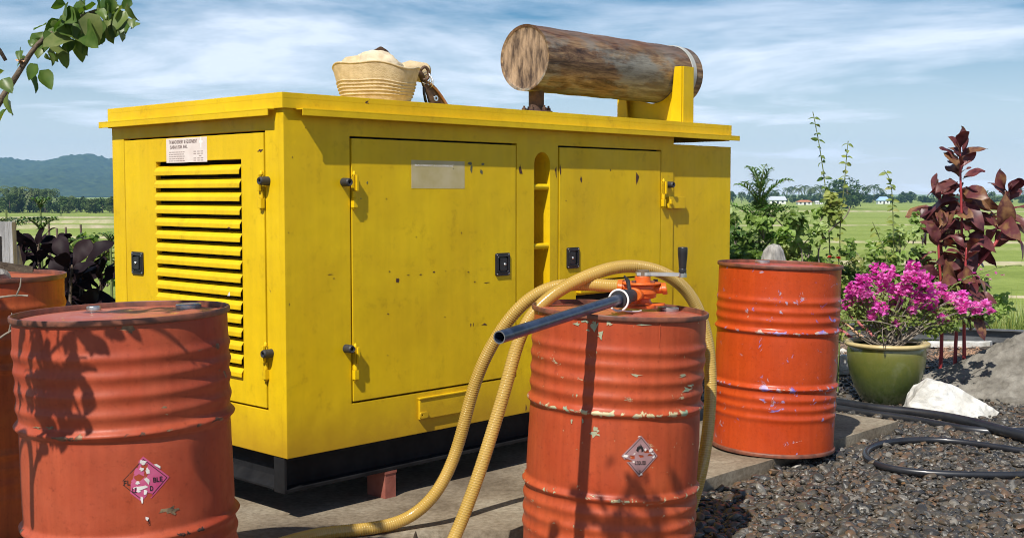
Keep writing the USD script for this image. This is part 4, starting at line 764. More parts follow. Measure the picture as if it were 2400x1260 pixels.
while len(big) < 292 and tries < 6000:
    tries += 1
    x = rng.uniform(1600, 2400); y = 1290 - (rng.random() ** 1.25) * 300
    p = on_z(x, y, GRAVEL_Z); s = rng.choice([0.018, 0.022, 0.027, 0.034, 0.044], p=[0.2, 0.3, 0.27, 0.16, 0.07]) * rng.uniform(0.85, 1.15)
    if not prep.contains(Point(p[0], p[1])): continue
    if math.hypot(p[0] - DM.base[0], p[1] - DM.base[1]) < 0.33 or math.hypot(p[0] - DRt.base[0], p[1] - DRt.base[1]) < 0.33: continue
    if any((p[0] - q[0]) ** 2 + (p[1] - q[1]) ** 2 < (0.62 * (s + q[2])) ** 2 for q in big): continue
    big.append((p[0], p[1], s))
for k, (x, y, s) in enumerate(big):
    m = PEB[k % 8].copy(); m.apply_scale(s); m.apply_transform(rand_rot()); m.apply_translation([x, y, GRAVEL_Z + s * 0.20])
    part(gravel_bed, 'pebble', m, M['pebble'], 35)
def scatter(name, label, protos, pts, scales, mat, parent='/World'):
    path = numbered(f'{parent}/{name}'); pi = UsdGeom.PointInstancer.Define(stage, path)
    for k, m in enumerate(protos):
        pm = usdkit.mesh(stage, f'{path}/pebble_kind_{k:03d}', m, mat, 35)
        pi.CreatePrototypesRel().AddTarget(pm.GetPath())
    n = len(pts); pi.CreateProtoIndicesAttr(Vt.IntArray([int(k) for k in rng.integers(0, len(protos), n)]))
    pi.CreatePositionsAttr(Vt.Vec3fArray.FromNumpy(np.asarray(pts, np.float32))); pi.CreateScalesAttr(Vt.Vec3fArray.FromNumpy(np.repeat(np.asarray(scales, np.float32)[:, None], 3, 1)))
    qs = []
    for _ in range(n):
        q = trimesh.transformations.quaternion_from_matrix(rand_rot()); qs.append(Gf.Quath(float(q[0]), float(q[1]), float(q[2]), float(q[3])))
    pi.CreateOrientationsAttr(Vt.QuathArray(qs))
    return data(pi.GetPrim(), label, None, None, 'stuff')
pts, scs = [], []
N_ = 0
while len(pts) < 26000 and N_ < 200000:
    N_ += 1
    if rng.random() < 0.72: x, y = rng.uniform(0.0, 3.2), rng.uniform(3.0, 7.0)
    else: x, y = rng.uniform(0.4, 5.0), rng.uniform(5.6, 9.6)
    if y > 5.6 and abs(x) > 0.47 * y: continue
    if y <= 5.6 and (x > 0.47 * y or x < -0.1): continue
    if not prep.contains(Point(x, y)) or math.hypot(x - DM.base[0], y - DM.base[1]) < 0.30: continue
    s = float(np.clip(rng.lognormal(-4.42, 0.42), 0.005, 0.030)); pts.append((x, y, GRAVEL_Z + s * rng.uniform(0.05, 0.6))); scs.append(s)
scatter('gravel', 'dark grey and brown river gravel covering the ground round the slab', PEB, pts, scs, M['pebble'])

# ------------------------------------------------------------------ things lying on the gravel
def rock(name, label, loc, size, seed, mat, rot=0, cat='rock', amp=0.35, cuts=7):
    m = trimesh.creation.icosphere(subdivisions=4); v = np.array(m.vertices); v *= (1 + amp * (meshkit.fbm(v * 1.2 + seed, 3, seed) - 0.5) * 2)[:, None]
    r_ = np.random.default_rng(seed)
    for _ in range(cuts):
        d = r_.normal(size=3); d /= np.linalg.norm(d); h = v @ d; lim = np.quantile(h, 0.80); v -= np.outer(np.maximum(h - lim, 0) * 0.9, d)
    v *= (1 + 0.03 * (meshkit.fbm(v * 7 + seed, 3, seed) - 0.5) * 2)[:, None]
    v -= v.mean(0); v /= np.abs(v).max(0); v *= size; v[:, 2] -= v[:, 2].min() + 0.02
    t = thing(name, label, cat, loc, rot); part(t, 'stone', trimesh.Trimesh(v, m.faces, process=False), mat, 40); return t
M['white_rock'] = simple('white_limestone', (0.36, 0.34, 0.29), (0.66, 0.65, 0.61), rough=0.85, scale=7, detail=9, bump=0.7, bscale=35)
M['grey_stone'] = simple('weathered_grey_stone', (0.16, 0.15, 0.14), (0.40, 0.38, 0.35), rough=0.85, scale=4, detail=9, stretch=(9, 9, 2.0), bump=0.7)
# the slanted white boulder: a hull with a long sloping back
p = on_z(2232, 985, GRAVEL_Z)
W_ = trimesh.Trimesh(np.array([(-0.27, -0.02, 0.0), (-0.255, -0.06, 0.10), (-0.16, -0.05, 0.215), (-0.20, 0.10, 0.12), (0.0, -0.03, 0.185), (0.12, -0.04, 0.12), (0.235, -0.05, 0.055), (0.25, -0.02, 0.0), (0.22, 0.10, 0.02), (-0.22, 0.12, 0.0), (0.0, 0.16, 0.06), (-0.10, 0.08, 0.20), (-0.20, -0.10, 0.0), (0.16, -0.11, 0.0), (0.0, -0.12, 0.03)])).convex_hull
for _ in range(5): W_ = W_.subdivide()
v = np.array(W_.vertices) * [1.06, 1.3, 1.15]; nrm = np.array(W_.vertex_normals); v += nrm * (0.034 * (meshkit.fbm(v * 11, 4, 3) - 0.5) + 0.008 * (meshkit.noise(v * 45, 8) - 0.5))[:, None]; W_.vertices = v; trimesh.smoothing.filter_taubin(W_, iterations=3)
wr = thing('white_boulder', 'big slanted white boulder leaning before the green flower pot', 'boulder', p + [0.05, 0.15, -0.03], 0); part(wr, 'stone', W_, M['white_rock'], 30)
rock('white_stone', 'rounded white stone half hidden behind the drum, left of the flower pot', on_z(1985, 885, GRAVEL_Z) + [0, 0.15, 0], (0.12, 0.11, 0.085), 12, M['white_rock'])
rock('small_white_stone', 'small white stone on dry leaves above the rounded white one', on_z(1976, 825, GRAVEL_Z), (0.035, 0.03, 0.03), 15, M['white_rock'])
ws = thing('weathered_stone', 'grey ribbed standing stone with a rounded top behind the bright orange drum', 'stone', on_d(1812, 640, 6.9) * [1, 1, 0] + [0, 0, -0.06], 0)
wm = lathe([(0.085, 0.0), (0.088, 0.5), (0.080, 0.84), (0.072, 0.90), (0.058, 0.945), (0.034, 0.975), (0.0001, 0.985)], 40); wm = wm.subdivide().subdivide(); v = np.array(wm.vertices); v[:, 1] *= 0.7; v[:, 0] += 0.025 * (v[:, 2] - 0.9); v += (v * [1, 1, 0]) * (0.35 * (meshkit.fbm(v * [30, 30, 5], 3, 6) - 0.5))[:, None]; wm.vertices = v
part(ws, 'stone', wm, M['grey_stone'], 40)
rock('small_red_stone', 'small red and white stone beside the grey standing stone', on_d(1850, 640, 6.9) * [1, 1, 0] + [0, -0.05, -0.06], (0.035, 0.03, 0.49), 33, simple('red_white_stone', (0.45, 0.12, 0.08), (0.6, 0.55, 0.5), rough=0.8, scale=14))
# heap of grey sand
ph = on_z(2440, 940, GRAVEL_Z) + [0.18, 0.45, 0]
n = 140; g1 = np.linspace(-1.0, 1.0, n); X, Y = np.meshgrid(g1, g1, indexing='ij'); R_ = np.hypot(X, Y * 1.15)
Zh = np.maximum(0, 0.44 * (1 - R_ / 0.86)) + 0.06 * (meshkit.fbm(np.stack([X, Y, 0 * X], -1) * 6, 5, 3) - 0.5) - 0.02 + 0.022 * (meshkit.noise(np.stack([X, Y, 0 * X], -1) * 40, 3) - 0.5)
Zh = np.where(R_ > 0.92, -0.04, Zh)
M['sand'] = simple('grey_cement_sand', (0.11, 0.098, 0.078), (0.27, 0.25, 0.21), rough=0.95, scale=9, detail=11, bump=1.0, bscale=90)
whole('sand_heap', trimesh.Trimesh(np.stack([X * 1.0 + ph[0], Y * 0.9 + ph[1], Zh + GRAVEL_Z], -1).reshape(-1, 3), grid_faces(n, n, False), process=False), M['sand'], 'heap of grey cement sand at the right edge behind the white boulder', 'sand heap', smooth=True)
# black water pipes and the coil
M['poly'] = simple('black_poly_pipe', (0.012, 0.013, 0.016), (0.022, 0.023, 0.027), rough=0.36, scale=12, coat=0.15)
gz = GRAVEL_Z + 0.026
coil = [on_z(x, y, gz) for x, y in ((2560, 1075), (2440, 1062), (2330, 1046), (2220, 1032), (2130, 1031), (2062, 1040), (2030, 1058), (2042, 1080), (2095, 1098), (2180, 1108), (2290, 1112), (2400, 1112), (2560, 1108))]
whole('black_hose_loop', tube(spline(coil, 0.02), 0.0160, 16), M['poly'], 'black water hose lying in a loop on the gravel', 'hose', smooth=True)
whole('black_pipe', tube(spline([on_z(x, y, gz + 0.02) for x, y in ((1800, 925), (1960, 942), (2060, 957), (2160, 968), (2260, 985), (2350, 1008), (2440, 1030), (2600, 1060))], 0.03), 0.027, 16), M['poly'], 'black pipe running past the white boulder, upper of the two', 'pipe', smooth=True)
whole('black_pipe', tube(spline([on_z(x, y, gz - 0.005) for x, y in ((1780, 930), (1960, 957), (2060, 972), (2150, 985), (2250, 1004), (2330, 1012), (2430, 1010), (2600, 1006))], 0.03), 0.024, 16), M['poly'], 'black pipe passing under the upper one beside the slab corner', 'pipe', smooth=True)
# dark channel beam along the field edge, white slab of stone, sticks
b0, b1 = on_z(2150, 792, -0.06), on_z(2470, 806, -0.06); dv = b1 - b0; ln = np.linalg.norm(dv)
bm_ = thing('steel_channel', 'long dark steel channel lying along the field edge at right', 'steel beam', b0, math.degrees(math.atan2(dv[1], dv[0])))
M['dark_beam'] = simple('dark_grey_beam', (0.06, 0.062, 0.065), (0.13, 0.135, 0.14), rough=0.5, scale=6)
part(bm_, 'web', bx(-0.6, ln, 0, 0.012, 0.0, 0.11), M['dark_beam']); part(bm_, 'top_flange', bx(-0.6, ln, -0.05, 0.0, 0.098, 0.11), M['dark_beam']); part(bm_, 'bottom_flange', bx(-0.6, ln, -0.05, 0.0, 0.0, 0.012), M['dark_beam'])
whole('second_beam', warp(bx(-0.9, ln, 0.16, 0.30, -0.02, 0.055), lambda q: q @ np.array([[math.cos(t_a := math.atan2(dv[1], dv[0])), math.sin(t_a), 0], [-math.sin(t_a), math.cos(t_a), 0], [0, 0, 1]]) + b0), M['dark_beam'], 'flat dark timber lying behind the steel channel', 'beam')
p = on_z(2250, 812, GRAVEL_Z)
sl = ext(Polygon([(-0.26, -0.05), (0.0, -0.07), (0.24, -0.02), (0.28, 0.03), (0.12, 0.09), (-0.26, 0.08)]), 0.035); sl = sl.subdivide().subdivide().subdivide()
v = np.array(sl.vertices); v[:, 2] += 0.008 * (meshkit.fbm(v * 15, 3, 2) - 0.5) * 2 + 0.05 * (v[:, 0] + 0.3) * 0.25; sl.vertices = v + p + [0, 0, 0.0]
whole('flat_white_stone', sl, M['white_rock'], 'flat white stone slab before the steel channel, right of the pot', 'stone')
M['stick_pink'] = simple('pink_stick', (0.42, 0.10, 0.12), (0.50, 0.16, 0.16), rough=0.6); M['stick_tan'] = simple('tan_stick', (0.55, 0.30, 0.17), (0.62, 0.38, 0.22), rough=0.6)
for (x0, y0, x1, y1, d0, d1_, m_, lb) in ((1930, 720, 2022, 792, 7.65, 7.6, 'stick_tan', 'tan cane slanting down behind the pot rim, middle of three'), (1925, 735, 2004, 800, 7.55, 7.5, 'stick_pink', 'pink cane nearest the bright orange drum, slanting behind the pot'), (1975, 722, 2046, 788, 7.75, 7.7, 'stick_pink', 'pink cane slanting behind the pot, the farthest right of three')):
    q0, q1 = on_d(x0, y0, d0), on_d(x1, y1, d1_); q1 = q1 + (q1 - q0) * max(0, (q1[2] + 0.04) / (q0[2] - q1[2])) 
    whole('cane', tube([q0, (q0 + q1) / 2 + [0, 0, 0.006], q1], 0.011, 8), M[m_], lb, 'cane', smooth=True)

# ------------------------------------------------------------------ leaves and plants
def leaf(L_=0.1, W_=0.05, droop=0.3, fold=0.25, wav=0.0, tip=1.0, nr=5, seed=0, petiole=0.0):
    """a leaf along +x, upper face +z: midrib, two blades folded up a little, curling down towards its tip"""
    r_ = np.random.default_rng(seed); rows = []
    for i in range(nr + 1):
        t = i / nr; w = W_ * 0.5 * (math.sin(math.pi * min(1, t ** 0.75 * 1.0)) ** 0.8 if t < 1 else 0.0)
        if tip > 1: w = W_ * 0.5 * max(0.0, math.sin(math.pi * min(1.0, t ** 1.25))) ** 0.55 * (0.35 + 0.65 * min(1.0, t * 2.2)) if 0 < t < 1 else 0.0
        if tip < 1: w = W_ * 0.5 * math.sin(math.pi * t ** 0.6) ** 0.7 if 0 < t < 1 else 0.0
        a = droop * t * t * 2.0; x = L_ * (t - 0.16 * droop * t * t * t); z = -L_ * 0.5 * droop * t * t
        for s in (-1, -0.5, 0, 0.5, 1):
            zz = z + abs(s) * w * fold + (wav * L_ * math.sin(t * 9 + s * 2.2 + seed) * abs(s) if wav else 0)
            rows.append((x + petiole, s * w, zz))
    return np.array(rows), grid_faces(nr + 1, 5, False)
def orient(v, pos, d, roll=0.0, up=(0, 0, 1)):
    d = np.array(d, float); d /= np.linalg.norm(d); y = np.cross(up, d); ny = np.linalg.norm(y)
    y = y / ny if ny > 1e-3 else np.array([0, 1.0, 0]); z = np.cross(d, y)
    if roll: c, s = math.cos(roll), math.sin(roll); y, z = c * y + s * z, c * z - s * y
    return v @ np.stack([d, y, z]) + pos
def to_light(r_, k=0.75): return SUN + r_.normal(0, k, 3) * [1, 1, 0.7]
def mass(items):
    vs, fs, o = [], [], 0
    for v, f in items: vs.append(v); fs.append(f + o); o += len(v)
    return trimesh.Trimesh(np.vstack(vs), np.vstack(fs), process=False)
def rdir(r_, zlo=-0.3, zhi=0.8):
    a = r_.uniform(0, 2 * np.pi); z = r_.uniform(zlo, zhi); c = math.sqrt(max(0, 1 - z * z)); return np.array([c * math.cos(a), c * math.sin(a), z])
M['leaf_branch'] = by_random('broad_green_leaf', [(0.05, 0.10, 0.016), (0.085, 0.15, 0.025), (0.14, 0.19, 0.045), (0.06, 0.12, 0.02), (0.18, 0.21, 0.07)], rough=0.4, trans=0.32, tcol=(1.3, 1.5, 0.5), vein=25.0, spec=0.4)
M['leaf_light'] = by_random('light_green_leaf', [(0.20, 0.31, 0.05), (0.29, 0.40, 0.10), (0.11, 0.19, 0.035), (0.38, 0.46, 0.18), (0.21, 0.32, 0.06)], rough=0.42, trans=0.35, tcol=(1.2, 1.4, 0.5), vein=14.0)
M['leaf_mid'] = by_random('mid_green_leaf', [(0.08, 0.15, 0.025), (0.15, 0.23, 0.04), (0.05, 0.11, 0.02), (0.20, 0.27, 0.06)], rough=0.45, trans=0.3, tcol=(1.2, 1.4, 0.5), vein=14.0)
M['leaf_yellow'] = by_random('yellow_green_leaf', [(0.24, 0.29, 0.05), (0.32, 0.35, 0.09), (0.15, 0.22, 0.04), (0.36, 0.36, 0.14)], rough=0.5, trans=0.35, tcol=(1.1, 1.2, 0.5), vein=14.0)
M['needle'] = by_random('pine_frond', [(0.06, 0.15, 0.025), (0.12, 0.23, 0.035), (0.04, 0.11, 0.025), (0.17, 0.28, 0.06)], rough=0.45, trans=0.2, tcol=(1.1, 1.4, 0.5), vein=8.0)
M['needle_dark'] = by_random('dark_frond', [(0.015, 0.04, 0.012), (0.03, 0.065, 0.018), (0.02, 0.05, 0.014)], rough=0.5, trans=0.15, vein=8.0)
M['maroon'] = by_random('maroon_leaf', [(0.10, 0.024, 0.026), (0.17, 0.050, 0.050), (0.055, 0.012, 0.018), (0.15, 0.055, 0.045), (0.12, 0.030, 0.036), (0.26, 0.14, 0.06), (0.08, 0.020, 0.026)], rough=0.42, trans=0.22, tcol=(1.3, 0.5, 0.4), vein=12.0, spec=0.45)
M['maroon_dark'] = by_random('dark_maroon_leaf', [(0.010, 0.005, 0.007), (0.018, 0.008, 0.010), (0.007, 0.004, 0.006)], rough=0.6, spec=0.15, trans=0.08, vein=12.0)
M['red_stem'] = simple('red_stem', (0.26, 0.025, 0.035), (0.38, 0.05, 0.05), rough=0.5, scale=20)
M['bark'] = simple('brown_bark', (0.075, 0.05, 0.032), (0.17, 0.125, 0.085), rough=0.85, scale=30, bump=0.6, bscale=80)
M['twig'] = simple('grey_twig', (0.14, 0.11, 0.08), (0.28, 0.24, 0.19), rough=0.8, scale=25)
M['green_stem'] = simple('green_stem', (0.10, 0.14, 0.035), (0.17, 0.20, 0.06), rough=0.6, scale=20)
M['magenta'] = by_random('magenta_bract', [(0.74, 0.10, 0.50), (0.82, 0.18, 0.62), (0.68, 0.07, 0.42), (0.85, 0.32, 0.66)], rough=0.6, trans=0.4, tcol=(1.3, 0.9, 1.3), vein=14.0)
M['red_petal'] = by_random('red_petal', [(0.5, 0.03, 0.03), (0.6, 0.06, 0.05)], rough=0.6, trans=0.3, tcol=(1, 0.6, 0.6))

# ---- branch hanging in from the upper left, and the boughs outside the frame that shade the drum
rng = np.random.default_rng(3)
BD = 2.55
br = thing('leafy_branch', 'leafy branch arching in at the top left, with heart shaped green leaves', 'branch', on_d(-20, 260, BD), 0)
b_o = on_d(-20, 260, BD)
main = spline([on_d(-60, 330, BD - 0.05), on_d(-5, 245, BD), on_d(50, 160, BD), on_d(95, 98, BD), on_d(150, 62, BD), on_d(225, 25, BD + 0.02), on_d(300, 38, BD + 0.04)], 0.01) - b_o
part(br, 'stem', tube(main, np.linspace(0.0085, 0.002, len(main)), 10), M['bark'], True)
def hang_leaf(parent, pos, L_, seed, base, mat='leaf_branch', out=None):
    d = out if out is not None else np.array([rng.uniform(-0.7, 0.7), rng.uniform(-0.7, 0.3), rng.uniform(-1.0, -0.15)])
    v, f = leaf(L_, L_ * rng.uniform(0.58, 0.74), rng.uniform(0.1, 0.5), rng.uniform(0.15, 0.5), 0.03, 0.5, 6, seed)
    part(parent, 'leaf', (orient(v, pos, d, 0, to_light(rng, 0.7)), f), M[mat], True)
lp = [(15, 255, 56), (20, 215, 50), (5, 185, 38), (10, 165, 34), (62, 170, 46), (88, 150, 38), (92, 165, 44), (55, 130, 30), (48, 118, 26), (82, 90, 30), (108, 58, 36), (100, 75, 62), (120, 90, 50), (132, 70, 66), (150, 80, 60), (165, 88, 64), (140, 45, 44), (150, 30, 50), (172, 20, 60), (175, 40, 66), (195, 55, 70), (205, 30, 62), (212, 60, 66), (188, 80, 46), (225, 10, 50), (232, 36, 64), (238, 55, 60), (245, 20, 56), (255, 40, 58), (262, 22, 52), (268, 50, 54), (280, 12, 46), (285, 40, 52), (295, 26, 46), (305, 44, 42), (315, 48, 36), (160, 5, 50), (200, 0, 56), (240, -8, 60), (120, 105, 40), (140, 110, 44), (110, 120, 36), (275, 0, 50), (298, 8, 40), (180, 100, 40), (222, 84, 44), (25, 240, 44)]
for k, (x, y, s) in enumerate(lp):
    hang_leaf(br, on_d(x, y, BD + rng.uniform(-0.06, 0.06)) - b_o, s / 2800 * BD * 1.22, k, None)
    if y < 150:
        hang_leaf(br, on_d(x + rng.uniform(-16, 16), y + rng.uniform(-14, 14), BD + rng.uniform(-0.08, 0.08)) - b_o, s / 2800 * BD * rng.uniform(0.65, 0.9), k + 60, None)
part(br, 'dry_flower', mass([(orient(leaf(0.02, 0.012, 0.3, 0.3, seed=k)[0], on_d(46, 140, BD) - b_o, rdir(rng, -0.9, 0.4)), leaf()[1]) for k in range(5)]), M['stick_tan'], True)
# boughs of the same tree left of the frame; their shadows fall on the front drum
bo = thing('shading_bough', 'boughs of the tree left of the frame, their leaf shadows falling on the red drum', 'tree', (-1.9, 1.9, -0.06), 0)
b1 = np.array([-1.9, 1.9, -0.06])
part(bo, 'trunk', tube(spline([(0, 0, 0), (0.03, 0.05, 0.6), (-0.02, 0.12, 1.2), (0.06, 0.2, 1.8), (0.0, 0.3, 2.3)], 0.05), np.linspace(0.06, 0.02, 200)[:len(spline([(0, 0, 0), (0.03, 0.05, 0.6), (-0.02, 0.12, 1.2), (0.06, 0.2, 1.8), (0.0, 0.3, 2.3)], 0.05))], 12), M['bark'], True)
def toward_sun(p, t): return np.array(p) + SUN * t
def shade_pt(px_, py_, t): a, z = on_drum(DL, px_, py_); q = DL.base + DL.R @ np.array([DR * math.cos(a), DR * math.sin(a), z]); return toward_sun(q, t)
twigs = [[(75, 1230, 0.75), (100, 1040, 0.8), (120, 960, 0.85), (110, 850, 0.9), (150, 800, 0.9), (215, 765, 0.9)], [(150, 800, 0.9), (215, 762, 0.9), (300, 750, 0.92), (380, 775, 0.94), (450, 845, 0.95)], [(110, 900, 0.88), (85, 820, 0.9), (70, 770, 0.9)], [(165, 900, 0.86), (190, 868, 0.86), (228, 868, 0.86)]]
for tw in twigs:
    pp = spline([shade_pt(*q) for q in tw], 0.02) - b1; part(bo, 'limb', tube(pp, np.linspace(0.009, 0.004, len(pp)), 8), M['bark'], True)
a0_ = shade_pt(75, 1225, 0.75) - b1; part(bo, 'limb', tube(spline([(0.0, 0.2, 1.9), (a0_ + [0.0, 0.15, 1.9]) / 2 + [0.05, 0, 0.2], a0_], 0.03), 0.011, 8), M['bark'], True)
for k in range(120):
    c = [(105, 930, 34, 60), (140, 900, 40, 40), (90, 860, 30, 50), (165, 960, 20, 40), (200, 780, 30, 14), (80, 790, 25, 25), (275, 760, 24, 12)][rng.choice(7, p=[0.34, 0.24, 0.14, 0.08, 0.08, 0.08, 0.04])]
    q = shade_pt(np.clip(rng.normal(c[0], c[2]), 48, 500), rng.normal(c[1], c[3]), rng.uniform(0.8, 1.05)) - b1
    hang_leaf(bo, q, rng.uniform(0.035, 0.06), 200 + k, None)
for k in range(460):                     # over the drum at the back and the left side of the front one
    q = DB.base + np.array([rng.uniform(-0.35, 0.30), -0.26, rng.uniform(0.05, 0.86)]) + SUN * rng.uniform(1.0, 1.5) - b1
    hang_leaf(bo, q, rng.uniform(0.10, 0.17), 300 + k, None)
for k in range(90):                      # and over the slab between the drums
    x, y = rng.uniform(560, 960), rng.uniform(1222, 1275)
    if y < 1225 + 0.0012 * (x - 790) ** 2: continue
    hang_leaf(bo, on_z(x, y, 0) + SUN * rng.uniform(3.0, 3.4) - b1, rng.uniform(0.06, 0.10), 900 + k, None)
# leaf sprays low before the middle drum throw the shadows on its foot
for (cx, cy, n_) in ((1520, 1150, 22), (1400, 1190, 10), (1470, 1230, 14)):
    for k in range(n_):
        a, z = on_drum(DM, np.clip(rng.normal(cx, 38), 1260, 1600), rng.normal(cy, 36)); q = DM.base + DM.R @ np.array([DR * math.cos(a), DR * math.sin(a), z]) + SUN * rng.uniform(2.2, 2.6) - b1
        hang_leaf(bo, q, rng.uniform(0.04, 0.07), 500 + k, None)

# ---- maroon shrubs with big floppy leaves
def maroon_shrub(name, label, base, stems, mat, n_leaf, Lr, seed, stem_mat='red_stem', spread=1.0, F0=0.12):
    r_ = np.random.default_rng(seed); t = thing(name, label, 'shrub', base, 0)
    for sp in stems:
        pth = spline([np.array(q) - base for q in sp], 0.015); part(t, 'stem', tube(pth, np.linspace(0.014, 0.007, len(pth)), 8), M[stem_mat], True)
        n = int(n_leaf * len(pth) / 40) + 5; ga = r_.uniform(0, 6.28)
        for k in range(n):
            f = F0 + (1 - F0) * ((k + 0.5) / n) ** 0.9; q = pth[int(f * (len(pth) - 1))]; ga += 2.4 + r_.normal(0, 0.25)
            top = f > 0.86
            d = np.array([math.cos(ga) * (0.5 if top else 1), math.sin(ga) * (0.5 if top else 1), r_.uniform(0.5, 1.1) if top else r_.uniform(-0.1, 0.5)])
            Lf = r_.uniform(*Lr) * (0.8 if top else 1.0)
            v, ff = leaf(Lf, Lf * r_.uniform(0.40, 0.56), r_.uniform(0.8, 2.1) * (0.55 if top else 1), r_.uniform(0.0, 0.45), r_.uniform(0.03, 0.07), 2.0, 10, k + seed, petiole=0.02 * spread)
            v[:, 2] += 0.05 * Lf * (meshkit.noise(v * 28 + k, k) - 0.5) * 2
            part(t, 'leaf', (orient(v, q, d, r_.normal(0, 0.35), to_light(r_, 0.55) * [0.55, 0.55, 1.2]), ff), M[mat], True)
    return t
D8 = 7.9
base = on_d(2240, 740, D8) * [1, 1, 0] + [0, 0, -0.07]
def P8(x, y, d=D8): return on_d(x, y, d)
maroon_shrub('maroon_shrub', 'tall maroon leaved shrub with red stems rising at the right behind the pink flowers', base,
    [[base, P8(2250, 640), P8(2254, 540), P8(2252, 440), P8(2250, 345)], [base + [-0.1, 0, 0], P8(2205, 660, 7.8), P8(2200, 590, 7.8), P8(2198, 535, 7.8)], [P8(2262, 650), P8(2310, 600), P8(2350, 540), P8(2362, 450)], [base + [0.05, -0.05, 0], P8(2262, 640, 7.7), P8(2266, 580, 7.7)], [P8(2215, 640, 8.0), P8(2200, 520, 8.0), P8(2205, 450, 8.0)]], 'maroon', 19, (0.13, 0.23), 41, F0=0.50)
D5 = 5.9
base = on_d(150, 700, D5) * [1, 1, 0] + [0, 0, -0.07]
def P5(x, y, d=D5): return on_d(x, y, d)
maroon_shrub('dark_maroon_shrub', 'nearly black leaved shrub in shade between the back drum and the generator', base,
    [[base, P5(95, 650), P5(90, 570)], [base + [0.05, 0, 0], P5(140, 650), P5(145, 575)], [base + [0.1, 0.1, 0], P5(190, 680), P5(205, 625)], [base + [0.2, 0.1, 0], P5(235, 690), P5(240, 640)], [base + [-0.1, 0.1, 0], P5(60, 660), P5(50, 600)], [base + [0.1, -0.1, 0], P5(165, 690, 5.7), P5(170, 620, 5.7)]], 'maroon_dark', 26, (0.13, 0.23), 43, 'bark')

# ---- young Norfolk pines: tiers of curved branches feathered with needles
def frond(pth, wl, seed, gap=0.010, droop=0.35, fl=0.55):
    r_ = np.random.default_rng(seed); it = []
    t, N, B = frames(pth); n = max(6, int(np.linalg.norm(np.diff(pth, axis=0), axis=1).sum() / gap))
    for k in range(n):
        f = 0.06 + 0.94 * k / n; i = min(int(f * (len(pth) - 1)), len(pth) - 2); q = pth[i]; up = np.array([0, 0, 1.0]); sd = np.cross(t[i], up); sd /= np.linalg.norm(sd) + 1e-9
        l_ = wl * (math.sin(math.pi * min(1, 0.18 + 0.86 * f)) ** 0.6) * r_.uniform(0.8, 1.1)
        for s in (-1, 1):
            d = sd * s + t[i] * fl + up * r_.uniform(-droop, 0.35); d /= np.linalg.norm(d); w = np.cross(d, up); w = w / (np.linalg.norm(w) + 1e-9) * 0.0042
            m_ = q + d * l_ * 0.55 + up * 0.006
            it.append((np.array([q - w, q + w, m_ + w * 1.1, m_ - w * 1.1, q + d * l_ - up * l_ * 0.12]), np.array([(0, 1, 2), (0, 2, 3), (3, 2, 4)])))
    return mass(it)
def pine(label, base, h, tiers, mat, seed, lean=(0, 0), wl=0.055, lift=0.30):
    r_ = np.random.default_rng(seed); t = thing('norfolk_pine', label, 'pine', base, 0)
    top = np.array([lean[0], lean[1], h]); tr = spline([(0, 0, 0), top * [0.4, 0.4, 0.5], top], 0.03); part(t, 'trunk', tube(tr, np.linspace(0.018, 0.005, len(tr)), 8), M['green_stem'], True)
    for (zf, Lb, nb, up) in tiers:
        o = tr[int(zf * (len(tr) - 1))]; a0 = r_.uniform(0, 6.28)
        for k in range(nb):
            a = a0 + 2 * math.pi * k / nb + r_.normal(0, 0.12); l_ = Lb * r_.uniform(0.85, 1.1); d = np.array([math.cos(a), math.sin(a), 0])
            pth = spline([o, o + d * l_ * 0.4 + [0, 0, l_ * (up * 0.75)], o + d * l_ * 0.75 + [0, 0, l_ * up * 1.0], o + d * l_ + [0, 0, l_ * up * 0.95]], 0.02)
            b = part(t, 'branch', tube(pth, np.linspace(0.006, 0.002, len(pth)), 5), M['green_stem'], True)
            part(b, 'needles', frond(pth, wl, seed * 50 + k), M[mat], kind='stuff')
    return t
pb = on_d(1778, 700, 7.6) * [1, 1, 0] + [0, 0, -0.07]; ptop = on_d(1776, 440, 7.6)[2] + 0.07
pine('young Norfolk pine with arching fronds beside the generator, behind the orange drum', pb, ptop, [(0.22, 0.40, 7, 0.2), (0.38, 0.38, 7, 0.25), (0.53, 0.36, 7, 0.3), (0.68, 0.33, 7, 0.4), (0.82, 0.28, 6, 0.5), (0.93, 0.20, 5, 0.8), (0.99, 0.11, 4, 1.5)], 'needle', 7, wl=0.095)
pb = on_d(100, 700, 6.4) * [1, 1, 0] + [0, 0, -0.07]; ptop = on_d(98, 474, 6.4)[2] + 0.07
pine('slim young Norfolk pine with bright tiered tips against the field at left', pb, ptop, [(0.50, 0.22, 5, 0.1), (0.66, 0.20, 5, 0.3), (0.79, 0.155, 5, 0.5), (0.90, 0.11, 5, 0.6), (0.985, 0.065, 4, 0.8)], 'needle', 8, wl=0.045)
pb = on_d(20, 700, 6.0) * [1, 1, 0] + [0, 0, -0.07]; ptop = on_d(20, 492, 6.0)[2] + 0.07
pine('dark bushy pine behind the grey post at the left edge', pb, ptop, [(0.45, 0.34, 7, 0.05), (0.58, 0.32, 7, 0.1), (0.70, 0.30, 7, 0.12), (0.82, 0.26, 7, 0.15), (0.93, 0.22, 6, 0.2)], 'needle_dark', 9, wl=0.06)
pb = on_d(262, 700, 7.4) * [1, 1, 0] + [0, 0, -0.07]; ptop = on_d(266, 545, 7.4)[2] + 0.07
pine('small Norfolk pine half hidden by the louvred end of the generator', pb, ptop, [(0.6, 0.15, 5, 0.2), (0.78, 0.13, 5, 0.4), (0.95, 0.10, 5, 0.6)], 'needle', 10, wl=0.045)

